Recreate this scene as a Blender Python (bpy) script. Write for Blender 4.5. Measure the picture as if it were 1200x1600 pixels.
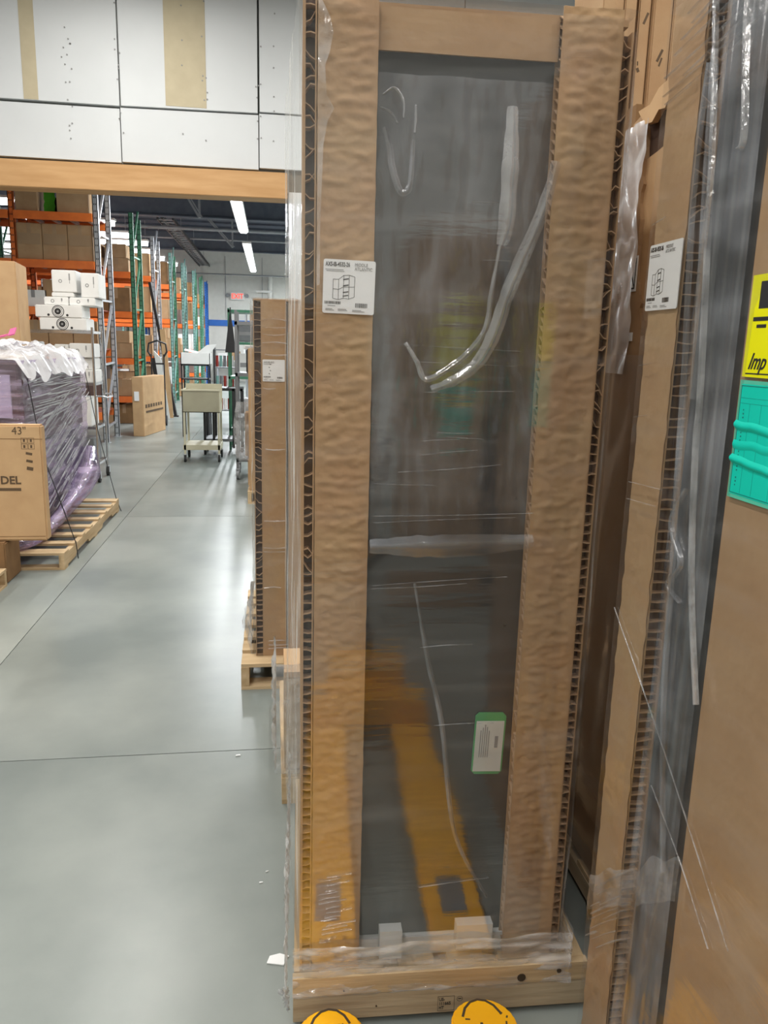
import bpy, bmesh, math, random
from mathutils import Vector, Matrix, Euler, noise
SC = bpy.context.scene
for o in list(bpy.data.objects): bpy.data.objects.remove(o)
random.seed(7)
COL = SC.collection
PI = math.pi

# ------------------------------------------------------------------ camera
cam = bpy.data.cameras.new('camera'); cam.sensor_fit = 'VERTICAL'; cam.sensor_height = 36.0
cam.lens = 36.0*1205/1600; cam.clip_start = .05; cam.clip_end = 200
camo = bpy.data.objects.new('camera', cam); COL.objects.link(camo); SC.camera = camo
camo.matrix_world = Matrix(((.98963, .00465, -.14354, 0), (-.14134, .20880, -.96769, 0), (.02547, .97795, .20729, 1.62), (0, 0, 0, 1)))
# ------------------------------------------------------------------ world, exposure
w = bpy.data.worlds.new('world'); SC.world = w; w.use_nodes = True
w.node_tree.nodes['Background'].inputs[0].default_value = (.75, .85, 1, 1)
w.node_tree.nodes['Background'].inputs[1].default_value = .3
SC.view_settings.view_transform = 'Standard'; SC.view_settings.look = 'None'
SC.view_settings.gamma = 1; SC.view_settings.use_curve_mapping = False
SC.view_settings.exposure = 0.0
LAMP = 1.0
def area(name, loc, sx, sy, power, color=(1, .97, .92), rot=(0, 0, 0)):
    l = bpy.data.lights.new(name, 'AREA'); l.shape = 'RECTANGLE'; l.size = sx; l.size_y = sy
    l.energy = power*LAMP; l.color = color
    o = bpy.data.objects.new(name, l); COL.objects.link(o); o.location = loc; o.rotation_euler = rot
    return o
# lamps hang directly under the strip fixtures built further down
NEAR_STRIPS = [(-1.5, -3.2), (-1.5, .6), (-1.5, 4.4), (2.2, -3.2), (2.2, .6), (2.2, 4.4), (-5.2, -1.3), (-5.2, 2.5), (-5.2, 6.6), (-1.5, 7.7), (2.2, 7.7)]  # far left row is unseen, added to brighten the middle cabinet
for x, y in NEAR_STRIPS: area('strip_lamp', (x, y, 5.56), .14, 2.3, 108)
AISLE_STRIPS = [(-.7, 18.8, 5.4), (-.7, 28.2, 8.6), (-.7, 12.6, 2.3)]
for x, y, L in AISLE_STRIPS: area('strip_lamp', (x, y, 4.42), .18, L, 75*L, (.93, .97, 1))
RACK_STRIPS = [(17.7, -8.6, -5.2), (20.1, -8.6, -3.66), (22.2, -8.6, -3.7), (23.8, -8.6, -3.45), (25.8, -8.6, -3.45), (27.7, -8.6, -3.5), (29.6, -8.6, -3.3)]
for y, x0, x1 in RACK_STRIPS: area('strip_lamp', ((x0+x1)/2, y, 4.29), x1-x0, .1, 110, (.9, .96, 1))
for x, y in ((4, 14), (4, 24), (4, 32)): area('strip_lamp', (x, y, 4.6), .2, 6, 420, (.95, .98, 1))

# ------------------------------------------------------------------ helpers
def link(o):
    COL.objects.link(o); return o
def tag(o, label=None, cat=None, group=None, kind=None):
    if label: o['label'] = label
    if cat: o['category'] = cat
    if group: o['group'] = group
    if kind: o['kind'] = kind
    return o
def thing(name, label, cat, loc=(0, 0, 0), rz=0, group=None):
    o = link(bpy.data.objects.new(name, None)); o.location = loc; o.rotation_euler = (0, 0, rz)
    o.empty_display_size = .1
    return tag(o, label, cat, group)
class MB:
    def __init__(s): s.v = []; s.f = []
    def add(s, vs, fs):
        n = len(s.v); s.v += [tuple(v) for v in vs]; s.f += [tuple(i+n for i in f) for f in fs]; return s
    def box(s, a, b):
        x0, y0, z0 = a; x1, y1, z1 = b
        return s.add([(x0,y0,z0),(x1,y0,z0),(x1,y1,z0),(x0,y1,z0),(x0,y0,z1),(x1,y0,z1),(x1,y1,z1),(x0,y1,z1)],
                     [(0,3,2,1),(4,5,6,7),(0,1,5,4),(1,2,6,5),(2,3,7,6),(3,0,4,7)])
    def obox(s, c, size, rot=(0,0,0)):
        M = Euler(rot).to_matrix(); c = Vector(c); h = [q/2 for q in size]
        vs = [c + M @ Vector((sx*h[0], sy*h[1], sz*h[2])) for sz in (-1,1) for sx, sy in ((-1,-1),(1,-1),(1,1),(-1,1))]
        return s.add(vs, [(0,3,2,1),(4,5,6,7),(0,1,5,4),(1,2,6,5),(2,3,7,6),(3,0,4,7)])
    def bar(s, p, q, wx, wy, up=(0,0,1)):
        p = Vector(p); q = Vector(q); d = (q-p).normalized(); a = d.cross(Vector(up))
        if a.length < 1e-4: a = d.cross(Vector((1,0,0)))
        a.normalize(); b = d.cross(a); a = a*wx/2; b = b*wy/2
        vs = [p-a-b, p+a-b, p+a+b, p-a+b, q-a-b, q+a-b, q+a+b, q-a+b]
        return s.add(vs, [(0,3,2,1),(4,5,6,7),(0,1,5,4),(1,2,6,5),(2,3,7,6),(3,0,4,7)])
    def tube(s, pts, r, n=8, cap=True):
        pts = [Vector(p) for p in pts]; rings = []; prev = None
        for i, p in enumerate(pts):
            d = (pts[min(i+1, len(pts)-1)] - pts[max(i-1, 0)]).normalized()
            if prev is None:
                a = d.cross(Vector((0,0,1)))
                if a.length < 1e-3: a = d.cross(Vector((1,0,0)))
            else: a = prev - d*prev.dot(d)
            a.normalize(); prev = a; b = d.cross(a)
            rr = r[i] if isinstance(r, (list, tuple)) else r
            rings.append([p + a*rr*math.cos(2*PI*k/n) + b*rr*math.sin(2*PI*k/n) for k in range(n)])
        vs = [v for g in rings for v in g]; fs = []
        for i in range(len(rings)-1):
            for k in range(n):
                fs.append((i*n+k, i*n+(k+1) % n, (i+1)*n+(k+1) % n, (i+1)*n+k))
        if cap: fs.append(tuple(reversed(range(n)))); fs.append(tuple((len(rings)-1)*n+k for k in range(n)))
        return s.add(vs, fs)
    def cyl(s, c, r, h, axis='z', n=16):
        d = {'x': Vector((h/2,0,0)), 'y': Vector((0,h/2,0)), 'z': Vector((0,0,h/2))}[axis]; c = Vector(c)
        return s.tube([c-d, c+d], r, n)
    def ring(s, c, r0, r1, axis='y', n=24):      # flat printed ring
        vs = []; fs = []
        for k in range(n):
            a = 2*PI*k/n; ca, sa = math.cos(a), math.sin(a)
            for r in (r0, r1):
                vs.append((c[0]+r*ca, c[1], c[2]+r*sa) if axis == 'y' else (c[0], c[1]+r*ca, c[2]+r*sa))
        for k in range(n):
            j = (k+1) % n; fs.append((2*k, 2*k+1, 2*j+1, 2*j))
        return s.add(vs, fs)
    def prism(s, poly, d0, d1, axis='y'):
        n = len(poly)
        mk = {'y': lambda a, b, d: (a, d, b), 'x': lambda a, b, d: (d, a, b), 'z': lambda a, b, d: (a, b, d)}[axis]
        vs = [mk(a, b, d0) for a, b in poly] + [mk(a, b, d1) for a, b in poly]
        fs = [tuple(range(n)), tuple(reversed(range(n, 2*n)))] + [(i, n+i, n+(i+1) % n, (i+1) % n) for i in range(n)]
        return s.add(vs, fs)
    def grid(s, nu, nv, fn):
        n = len(s.v)
        for j in range(nv+1):
            for i in range(nu+1): s.v.append(tuple(fn(i/nu, j/nv)))
        for j in range(nv):
            for i in range(nu):
                a = n+j*(nu+1)+i; s.f.append((a, a+1, a+nu+2, a+nu+1))
        return s
    def mesh(s, name, mat, smooth=False, bevel=0):
        me = bpy.data.meshes.new(name); me.from_pydata(s.v, [], s.f); me.update()
        bm = bmesh.new(); bm.from_mesh(me)
        bmesh.ops.recalc_face_normals(bm, faces=bm.faces)
        if bevel:
            bmesh.ops.bevel(bm, geom=list(bm.edges), offset=bevel, segments=2, affect='EDGES', clamp_overlap=True)
        if smooth:
            for f in bm.faces: f.smooth = True
        bm.to_mesh(me); bm.free()
        me.materials.append(mat); return me
    def build(s, name, mat, parent=None, smooth=False, bevel=0, kind=None, label=None):
        o = link(bpy.data.objects.new(name, s.mesh(name, mat, smooth, bevel)))
        if parent: o.parent = parent
        if kind: o['kind'] = kind
        if label: o['label'] = label
        return o
def nz(x, y, z=0): return noise.noise(Vector((x, y, z)))
def text(body, size, mat, parent, loc, rot=(PI/2, 0, 0), sx=1, shear=0, align='LEFT', name='lettering', off=0.0):
    c = bpy.data.curves.new('t', 'FONT'); c.body = body; c.size = size; c.shear = shear; c.align_x = align
    c.extrude = 0.0003; c.offset = off; c.resolution_u = 3
    t = link(bpy.data.objects.new('t', c)); dg = bpy.context.evaluated_depsgraph_get()
    me = bpy.data.meshes.new_from_object(t.evaluated_get(dg)); me.name = name
    bpy.data.objects.remove(t); bpy.data.curves.remove(c)
    me.materials.clear(); me.materials.append(mat)
    o = link(bpy.data.objects.new(name, me)); o.parent = parent; o.location = loc; o.rotation_euler = rot; o.scale = (sx, 1, 1)
    return o
def copy_tree(o, parent=None):
    kids = [c for c in bpy.data.objects if c.parent == o]
    c = link(o.copy()); c.parent = parent
    for k in kids: copy_tree(k, c)
    return c

# ------------------------------------------------------------------ materials
def mat(name, base=(.5,.5,.5), rough=.6, metal=0, spec=.5, n1=None, bump=None, bumps=1, stretch=(1,1,1), col2=None, coord='Object', emis=None, es=1, coat=0, nscale=None):
    m = bpy.data.materials.new(name); m.use_nodes = True; nt = m.node_tree; b = nt.nodes['Principled BSDF']
    b.inputs['Base Color'].default_value = (*base, 1); b.inputs['Roughness'].default_value = rough
    b.inputs['Metallic'].default_value = metal; b.inputs['Specular IOR Level'].default_value = spec
    b.inputs['Coat Weight'].default_value = coat
    tc = nt.nodes.new('ShaderNodeTexCoord'); mp = nt.nodes.new('ShaderNodeMapping'); mp.inputs['Scale'].default_value = stretch
    oi = nt.nodes.new('ShaderNodeObjectInfo'); va = nt.nodes.new('ShaderNodeVectorMath'); va.operation = 'ADD'
    sc = nt.nodes.new('ShaderNodeVectorMath'); sc.operation = 'SCALE'; sc.inputs[0].default_value = (7, 13, 5)
    nt.links.new(oi.outputs['Random'], sc.inputs['Scale'])
    nt.links.new(tc.outputs[coord], va.inputs[0]); nt.links.new(sc.outputs[0], va.inputs[1]); nt.links.new(va.outputs[0], mp.inputs[0])
    n = nt.nodes.new('ShaderNodeTexNoise'); n.inputs['Scale'].default_value = nscale or 6; n.inputs['Detail'].default_value = 6
    nt.links.new(mp.outputs[0], n.inputs['Vector'])
    c2 = col2 or tuple(q*.8 for q in base)
    rp = nt.nodes.new('ShaderNodeValToRGB'); rp.color_ramp.elements[0].position = .35; rp.color_ramp.elements[1].position = .68
    rp.color_ramp.elements[0].color = (*c2, 1); rp.color_ramp.elements[1].color = (*base, 1)
    nt.links.new(n.outputs['Fac'], rp.inputs['Fac']); nt.links.new(rp.outputs[0], b.inputs['Base Color'])
    if bump:
        n2 = nt.nodes.new('ShaderNodeTexNoise'); n2.inputs['Scale'].default_value = bumps; n2.inputs['Detail'].default_value = 3
        nt.links.new(mp.outputs[0], n2.inputs['Vector'])
        bp = nt.nodes.new('ShaderNodeBump'); bp.inputs['Strength'].default_value = bump; bp.inputs['Distance'].default_value = .01
        nt.links.new(n2.outputs['Fac'], bp.inputs['Height']); nt.links.new(bp.outputs[0], b.inputs['Normal'])
    if emis:
        b.inputs['Emission Color'].default_value = (*emis, 1); b.inputs['Emission Strength'].default_value = es
    return m
def film(name, tint=(1,1,1), gloss=.12, haze=.06, rough=.1, bump=.25, scale=8, stretch=(1,1,8), hazecol=(.9,.92,.95), hz=(.5,.75), fmax=.3):
    m = bpy.data.materials.new(name); m.use_nodes = True; nt = m.node_tree
    for n in list(nt.nodes): nt.nodes.remove(n)
    N = nt.nodes.new; L = nt.links.new
    out = N('ShaderNodeOutputMaterial'); tr = N('ShaderNodeBsdfTransparent'); tr.inputs[0].default_value = (*tint, 1)
    gl = N('ShaderNodeBsdfGlossy'); gl.inputs['Roughness'].default_value = rough
    df = N('ShaderNodeBsdfDiffuse'); df.inputs[0].default_value = (*hazecol, 1)
    tc = N('ShaderNodeTexCoord'); mp = N('ShaderNodeMapping'); mp.inputs['Scale'].default_value = stretch; L(tc.outputs['Object'], mp.inputs[0])
    n1 = N('ShaderNodeTexNoise'); n1.inputs['Scale'].default_value = scale; n1.inputs['Detail'].default_value = 4; L(mp.outputs[0], n1.inputs['Vector'])
    bp = N('ShaderNodeBump'); bp.inputs['Strength'].default_value = bump; bp.inputs['Distance'].default_value = .01
    L(n1.outputs['Fac'], bp.inputs['Height']); L(bp.outputs[0], gl.inputs['Normal'])
    n2 = N('ShaderNodeTexNoise'); n2.inputs['Scale'].default_value = scale*.6; n2.inputs['Detail'].default_value = 5
    L(mp.outputs[0], n2.inputs['Vector'])
    mr = N('ShaderNodeMapRange'); mr.inputs['From Min'].default_value = hz[0]; mr.inputs['From Max'].default_value = hz[1]
    mr.inputs['To Min'].default_value = haze*.25; mr.inputs['To Max'].default_value = haze*2; L(n2.outputs['Fac'], mr.inputs['Value'])
    lw = N('ShaderNodeFresnel'); lw.inputs['IOR'].default_value = 1.5; L(bp.outputs[0], lw.inputs['Normal'])
    ma = N('ShaderNodeMath'); ma.operation = 'MULTIPLY_ADD'; ma.inputs[1].default_value = 1.3; ma.inputs[2].default_value = gloss; ma.use_clamp = True
    L(lw.outputs[0], ma.inputs[0]); mn = N('ShaderNodeMath'); mn.operation = 'MINIMUM'; mn.inputs[1].default_value = fmax; L(ma.outputs[0], mn.inputs[0]); ma = mn
    m1 = N('ShaderNodeMixShader'); m2 = N('ShaderNodeMixShader')
    L(mr.outputs[0], m1.inputs[0]); L(tr.outputs[0], m1.inputs[1]); L(df.outputs[0], m1.inputs[2])
    L(ma.outputs[0], m2.inputs[0]); L(m1.outputs[0], m2.inputs[1]); L(gl.outputs[0], m2.inputs[2]); L(m2.outputs[0], out.inputs[0])
    return m
M = {}
M['card'] = mat('cardboard', (.43,.285,.16), .8, bump=.15, bumps=25, col2=(.38,.235,.125), spec=.25)
M['card_dent'] = mat('dented_cardboard', (.43,.292,.158), .72, bump=.25, bumps=30, col2=(.41,.255,.138), spec=.3)
M['card_light'] = mat('light_cardboard', (.56,.37,.2), .8, bump=.15, bumps=10, col2=(.5,.32,.17), spec=.25)
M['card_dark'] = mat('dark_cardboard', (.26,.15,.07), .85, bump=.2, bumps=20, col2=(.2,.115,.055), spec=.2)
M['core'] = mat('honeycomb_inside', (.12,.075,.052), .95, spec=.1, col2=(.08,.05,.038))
M['web'] = mat('honeycomb_paper', (.5,.33,.2), .9, spec=.2, col2=(.38,.25,.15), nscale=40)
M['wood'] = mat('pallet_wood', (.62,.47,.29), .8, bump=.3, bumps=10, stretch=(.6,6,6), col2=(.45,.32,.18), spec=.2, nscale=3)
M['woody'] = mat('pallet_wood_lengthwise', (.62,.47,.29), .8, bump=.3, bumps=10, stretch=(6,.6,6), col2=(.45,.32,.18), spec=.2, nscale=3)
M['woodgrey'] = mat('weathered_wood', (.5,.41,.28), .8, bump=.3, bumps=8, stretch=(.5,6,6), col2=(.36,.27,.17), spec=.2, nscale=4)
M['beamwood'] = mat('fir_beam', (.56,.34,.16), .6, bump=.1, bumps=8, stretch=(.5,4,4), col2=(.46,.26,.11), spec=.3, nscale=3)
M['floor'] = mat('concrete_slab', (.28,.305,.285), .3, bump=.04, bumps=3, col2=(.17,.195,.185), spec=.45, nscale=1.3)
M['joint'] = mat('joint_filler', (.15,.16,.15), .9)
M['dry'] = mat('drywall_primed', (.62,.64,.65), .85, col2=(.59,.61,.62), spec=.2, nscale=1.5)
M['drytan'] = mat('drywall_bare_strip', (.5,.44,.31), .85, col2=(.46,.4,.28), spec=.2)
M['wallin'] = mat('painted_wall', (.72,.72,.68), .8, col2=(.68,.68,.64), spec=.2)
M['ceil'] = mat('ceiling_steel_deck', (.08,.095,.125), .8, col2=(.065,.075,.1), spec=.2)
M['girder'] = mat('girder_paint', (.1,.12,.15), .7, col2=(.08,.095,.125))
M['pipe'] = mat('pipe_grey', (.3,.32,.34), .5)
M['blue'] = mat('blue_paint', (.02,.16,.6), .5, col2=(.02,.14,.52))
M['orange'] = mat('orange_enamel', (.85,.2,.035), .4, col2=(.72,.15,.03))
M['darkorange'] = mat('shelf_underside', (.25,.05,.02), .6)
M['green'] = mat('green_enamel', (.07,.24,.14), .45, col2=(.05,.19,.11))
M['teal'] = mat('teal_enamel', (.19,.35,.31), .45, col2=(.15,.3,.27))
M['silver'] = mat('galvanised', (.55,.57,.6), .35, metal=.5, col2=(.45,.47,.5))
M['chrome'] = mat('chrome', (.7,.7,.72), .18, metal=.9)
M['hole'] = mat('punched_hole', (.02,.02,.02), .9)
M['black'] = mat('black_enamel', (.02,.02,.022), .5)
M['steelgrey'] = mat('grey_steel', (.2,.21,.22), .45, metal=.3)
M['beige'] = mat('beige_enamel', (.55,.52,.38), .5, col2=(.5,.47,.34))
M['beigedark'] = mat('olive_enamel', (.36,.34,.24), .5, col2=(.33,.31,.22))
M['rubber'] = mat('rubber', (.03,.03,.03), .8)
M['white'] = mat('white_card', (.78,.78,.76), .6, col2=(.73,.73,.71), spec=.3)
M['paper'] = mat('label_paper', (.84,.85,.85), .45, col2=(.82,.83,.83))
M['ink'] = mat('black_ink', (.02,.02,.02), .6)
M['inkgrey'] = mat('grey_ink', (.3,.3,.3), .7)
M['inkbrown'] = mat('brown_ink', (.12,.075,.04), .8)
M['labyel'] = mat('yellow_label', (.86,.83,.0), .5, col2=(.82,.8,.0), spec=.3)
M['labteal'] = mat('teal_label', (.0,.62,.48), .5, col2=(.0,.58,.45), spec=.3)
M['labtealdark'] = mat('teal_print', (.0,.2,.17), .6)
M['labteallight'] = mat('teal_label_rim', (.1,.6,.42), .6)
M['panel'] = mat('graphite_panel', (.035,.038,.042), .32, col2=(.03,.033,.037), spec=.55)
M['jack'] = mat('yellow_enamel', (.95,.48,.004), .35, bump=.1, bumps=12, col2=(.85,.4,.004), nscale=5)
M['grime'] = mat('black_grime', (.06,.04,.02), .8)
M['foam'] = mat('white_foam', (.75,.76,.74), .8)
M['tube'] = mat('lit_tube', (1,1,1), .5, emis=(.93,.97,1), es=6, col2=(1,1,1))
M['tubewarm'] = mat('lit_diffuser', (1,1,1), .5, emis=(1,.97,.92), es=9, col2=(1,1,1))
M['exitred'] = mat('red_letters', (.8,.03,.02), .5, emis=(1,.08,.04), es=1.2)
M['purplegoods'] = mat('dark_violet_goods', (.06,.045,.085), .5, col2=(.045,.035,.065))
M['browngoods'] = mat('grey_brown_carton', (.2,.135,.115), .7, col2=(.16,.105,.09))
M['greenbag'] = mat('green_plastic', (.1,.5,.03), .4)
M['redgoods'] = mat('red_goods', (.3,.03,.02), .6)
M['tape'] = mat('packing_tape', (.36,.24,.14), .3, col2=(.33,.215,.125))
M['tagcard'] = mat('tag_card', (.68,.7,.66), .5)
M['taggreen'] = mat('tag_green', (.08,.42,.14), .5)
M['bagwhite'] = film('white_bag_plastic', (.93,.93,.95), .06, .3, .2, .4, 10, (1,1,1), (.9,.9,.93), (.2,.5))
M['pink'] = mat('pink_plastic', (.7,.12,.3), .4)
M['film'] = film('stretch_film', (.97,.97,.98), .06, .035, .07, .07, 5, (.8,.8,7), fmax=.3)
M['film_flat'] = film('taut_film', (.97,.97,.97), .03, .03, .1, .10, 6, (.8,.8,5), fmax=.17)
M['film_side'] = film('stretch_film_edge', (.95,.96,.96), .03, .28, .12, .5, 10, (3,3,.6), (.9,.89,.86), fmax=.16)
M['film_fold'] = film('bunched_film', (.97,.97,.97), .10, .18, .12, .5, 14, (1,1,1), (.85,.87,.9), (.35,.65))  # whitish haze also stands in for light caught on folds
M['film_soft'] = film('double_film', (.97,.97,.97), .04, .10, .22, .25, 7, (1,1,2), (.78,.83,.92), (.4,.7), fmax=.12)
M['film_loose'] = film('crinkled_film', (.97,.97,.98), .02, .06, .13, .3, 7, (2,2,1), (.8,.84,.9), (.45,.62), fmax=.14)
M['film_crease'] = film('taut_crease', (.97,.97,.97), .06, .12, .14, .4, 30, (1,1,1), (.85,.87,.9), (.4,.6))
M['film_heavy'] = film('crumpled_film', (.98,.98,.98), .06, .24, .1, .8, 12, (.7,.7,5), (.9,.9,.9), (.42,.64), fmax=.2)
M['film_purple'] = film('violet_film', (.80,.72,.88), .10, .22, .12, .7, 4, (1,1,10), (.62,.5,.72), (.46,.62), fmax=.25)

# ------------------------------------------------------------------ the setting
SX = [-9.4, -5.4, -1.37, 2.66, 6.7]; SY = [-6.3, -1.5, 2.93, 7.4, 11.9, 16.4, 20.9, 25.4, 29.9, 36.05]
fl = tag(MB().box((-9.4, -6.3, -.12), (6.7, 36.05, -.012)).build('floor', M['joint']), kind='structure')
for i in range(4):
    for j in range(9):
        MB().box((SX[i]+.0022, SY[j]+.0025, -.012), (SX[i+1]-.0022, SY[j+1]-.0025, 0)).build('concrete_slab', M['floor'], fl)
tag(MB().box((-9.5, -6.4, 6.1), (6.8, 10.2, 6.2)).build('ceiling', M['ceil']), kind='structure')
fc = tag(MB().box((-9.5, 10.2, 5.6), (6.8, 36.2, 5.7)).build('ceiling', M['ceil']), kind='structure')
for k in range(24):     # deck ribs of the far ceiling
    MB().box((-9.4, 10.6+k*1.06, 5.54), (6.7, 10.7+k*1.06, 5.6)).build('deck_rib', M['ceil'], fc)
tag(MB().box((-9.5, -6.4, 0), (-9.4, 36.2, 6.1)).build('wall_left', M['wallin']), kind='structure')
tag(MB().box((6.7, -6.4, 0), (6.8, 36.2, 6.1)).build('wall_right', M['wallin']), kind='structure')
tag(MB().box((-9.5, -6.5, 0), (6.8, -6.4, 6.1)).build('wall_rear', M['wallin']), kind='structure')
wb = tag(MB().box((-9.4, 36.05, 0), (6.7, 36.2, 5.6)).build('wall_far', M['wallin']), kind='structure')
MB().box((-2.95, 36.0, 2.42), (6.7, 36.05, 2.68)).build('blue_stripe', M['blue'], wb)
MB().box((-2.95, 36.0, .0), (-2.75, 36.05, 5.4)).build('wall_joint_cover', M['wallin'], wb)
mb = MB()
for x in (-2.0, -.4, 1.2): mb.box((x, 36.03, 2.7), (x+.02, 36.052, 5.4))
mb.build('wall_seam', M['pipe'], wb)
# partition with framed opening: drywall sheets above a fir header
wf = tag(MB().box((-9.4, 10.06, 3.44), (6.7, 10.2, 6.1)).build('wall_partition', M['joint']), kind='structure')
def sheet(x0, x1, z0, z1, dz0=0, dz1=0, mt='dry', name='drywall_sheet', y=10.0):
    g = .006
    p = [(x0+g, z0+g), (x1-g, z0+g+dz0), (x1-g, z1-g+dz1), (x0+g, z1-g)]
    MB().prism(p, y, 10.06).build(name, M[mt], wf)
sheet(-9.4, -4.1, 3.66, 4.26); sheet(-4.1, -1.715, 3.66, 4.245, .0, .005); sheet(-1.715, -.135, 3.67, 4.262, 0, .02); sheet(-.135, 2.3, 3.69, 4.3); sheet(2.3, 6.7, 3.69, 4.3)
sheet(-9.4, -4.1, 4.27, 6.1); sheet(-4.1, -1.712, 4.27, 6.1); sheet(-1.706, -.142, 4.275, 6.1, .02); sheet(-.13, 2.3, 4.31, 6.1); sheet(2.3, 6.7, 4.31, 6.1)
for (xa, xb, z0) in ((-2.765, -2.595, 4.275), (-1.205, -.73, 4.305)):
    sheet(xa, xb, z0, 6.1, mt='drytan', name='bare_strip', y=9.996)
mb = MB()
for i in range(60):
    x = random.choice([-2.3, -2.25, -1.72, -1.70, -1.0, -.75, -.135, -.14, .05])+random.uniform(-.03, .03); z = random.uniform(3.75, 5.6)
    mb.cyl((x, 9.994, z), .009, .006, 'y', 6)
mb.build('screw_head', M['inkgrey'], wf, kind='stuff')
hb = tag(MB().box((-9.4, 9.94, 3.36), (.22, 10.25, 3.655)).build('trim_1', M['beamwood'], bevel=.006), kind='structure')
hb.rotation_euler = (0, -.006, 0); hb.location = (0, 0, -.01)
tag(MB().box((.22, 10.0, 0), (6.7, 10.2, 3.44)).build('wall_partition_right', M['dry']), kind='structure')
tag(MB().box((-9.4, 10.0, 0), (-6.6, 10.2, 3.44)).build('wall_partition_left', M['dry']), kind='structure')
# roof steel beyond the opening
g = thing('roof_girder', 'dark blue steel girder crossing under the far ceiling', 'girder', (0, 21.5, 4.78))
MB().box((-9.4, -.02, 0), (6.7, .02, .82)).build('web', M['girder'], g)
MB().box((-9.4, -.12, 0), (6.7, .12, .03)).build('flange', M['girder'], g); MB().box((-9.4, -.12, .79), (6.7, .12, .82)).build('flange', M['girder'], g)
g2 = thing('roof_girder', 'second dark steel girder, deeper in the far room', 'girder', (0, 30.5, 4.98))
MB().box((-9.4, -.02, 0), (6.7, .02, .62)).build('web', M['girder'], g2); MB().box((-9.4, -.1, 0), (6.7, .1, .03)).build('flange', M['girder'], g2)
for i, (y, z, r, lab) in enumerate(((24.0, 4.86, .05, 'pale pipe running crosswise just behind the first roof girder'), (16.3, 4.72, .025, 'thin conduit crossing high above the first green rack'), (33.5, 4.42, .03, 'thin conduit crossing low in front of the far wall'), (27.5, 5.02, .03, 'thin pipe crossing mid way under the far ceiling'))):
    tag(MB().cyl((-1.3, y, z), r, 15.9, 'x', 8).build('ceiling_pipe', M['pipe'], smooth=True), lab, 'pipe')
for i, (xa, xb, y, z0, z1, lab) in enumerate(((-2.25, -1.72, 20.3, 5.5, 4.62, 'pale diagonal brace in front of the first roof girder'), (-2.0, -1.2, 26, 5.5, 4.62, 'pale diagonal brace further back under the far ceiling'))):
    t = thing('roof_brace', lab, 'brace', (xb, y, z1))
    MB().bar((0, 0, 0), (xa-xb, 0, z0-z1), .05, .03, (0, 1, 0)).bar((.06, 0, .02), (xa-xb+.06, 0, z0-z1), .03, .03, (0, 1, 0)).build('diagonal', M['pipe'], t)
    MB().bar((0, .04, 0), (0, .04, 5.56-z1), .05, .05, (0, 1, 0)).build('hanger', M['pipe'], t)
t = thing('cable_tray', 'black ladder cable tray running along the far aisle ceiling', 'cable tray', (-3.1, 23, 4.92))
MB().box((0, 0, 0), (.03, 13, .1)).build('rail', M['black'], t); MB().box((.42, 0, 0), (.45, 13, .1)).build('rail', M['black'], t)
for k in range(26): MB().box((.03, k*.5+.2, .02), (.42, k*.5+.26, .05)).build('rung', M['pipe'], t)
MB().tube([(.15, 0, .08), (.18, 5, .09), (.14, 9, .08), (.16, 13, .09)], .06, 8).build('cable_bundle', M['black'], t)
for x in (.015, .435):
    for y in (2, 6, 10): MB().cyl((x, y, .37), .008, .62, 'z', 6).build('hanger_rod', M['pipe'], t)

# ------------------------------------------------------------------ strip lights
def strip_light(loc, L, axis, label, mt='tube', wdt=.16, ztop=5.6, group=None, dp=.04):
    t = thing('strip_light', label, 'ceiling light', loc, 0 if axis == 'y' else -PI/2, group)
    MB().box((-wdt/2-.02, -L/2, .0), (wdt/2+.02, L/2, .05)).build('housing', M['white'], t)
    MB().prism([(-wdt/2, 0), (-wdt/3, -dp), (wdt/3, -dp), (wdt/2, 0)], -L/2+.03, L/2-.03).build('diffuser', M[mt], t)
    for k in (-1, 1): MB().cyl((0, k*L*.38, (ztop-loc[2])/2+.025), .006, ztop-loc[2]-.05, 'z', 6).build('hanger', M['pipe'], t)
for (x, y), lb in zip(NEAR_STRIPS, ('over the open floor behind the viewer', 'over the open floor left of the tall cabinet', 'over the floor before the opening', 'behind the viewer on the right', 'above the wrapped cabinets on the right', 'beyond the wrapped cabinets on the right', 'added far left, behind the viewer', 'added far left, level with the near pallets', 'added far left, close to the partition wall', 'close to the partition wall above the aisle', 'close to the partition wall on the right')):
    strip_light((x, y, 5.62), 2.4, 'y', 'near room strip light '+lb, 'tubewarm', ztop=6.1)
for (x, y, L), lb in zip(AISLE_STRIPS, ('first lit one seen in the far aisle', 'second lit one, farther down the aisle', 'just past the wooden header, hidden above it')):
    strip_light((x, y, 4.5), L, 'y', 'long bright strip light along the aisle, '+lb, 'tube', .22)
for k, (y, x0, x1) in enumerate(RACK_STRIPS):
    strip_light(((x0+x1)/2, y, 4.42), x1-x0, 'x', 'bright strip light running crosswise above the racks, %s from the opening' % ('first','second','third','fourth','fifth','sixth','seventh')[k], 'tube', .24, dp=.11)
for k, y in enumerate((14, 24, 32)):
    strip_light((4, y, 4.66), 6, 'y', 'strip light in the hidden right part of the far room, %s' % ('nearest', 'middle', 'farthest')[k], 'tube', .22)
t = thing('exit_sign', 'small white exit sign with red letters and two lamp heads on far wall', 'exit sign', (-1.48, 35.95, 3.55))
MB().box((-.3, -.03, 0), (.3, .05, .34)).build('housing', M['white'], t, bevel=.01)
text('EXIT', .3, M['exitred'], t, (0, -.035, .07), align='CENTER', sx=.85, off=.005)
for s in (-1, 1):
    MB().cyl((s*.42, 0, .2), .08, .12, 'y', 12).build('lamp_head', M['steelgrey'], t); MB().box((min(s*.3, s*.36), -.01, .17), (max(s*.3, s*.36), .03, .22)).build('bracket', M['steelgrey'], t)

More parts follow.
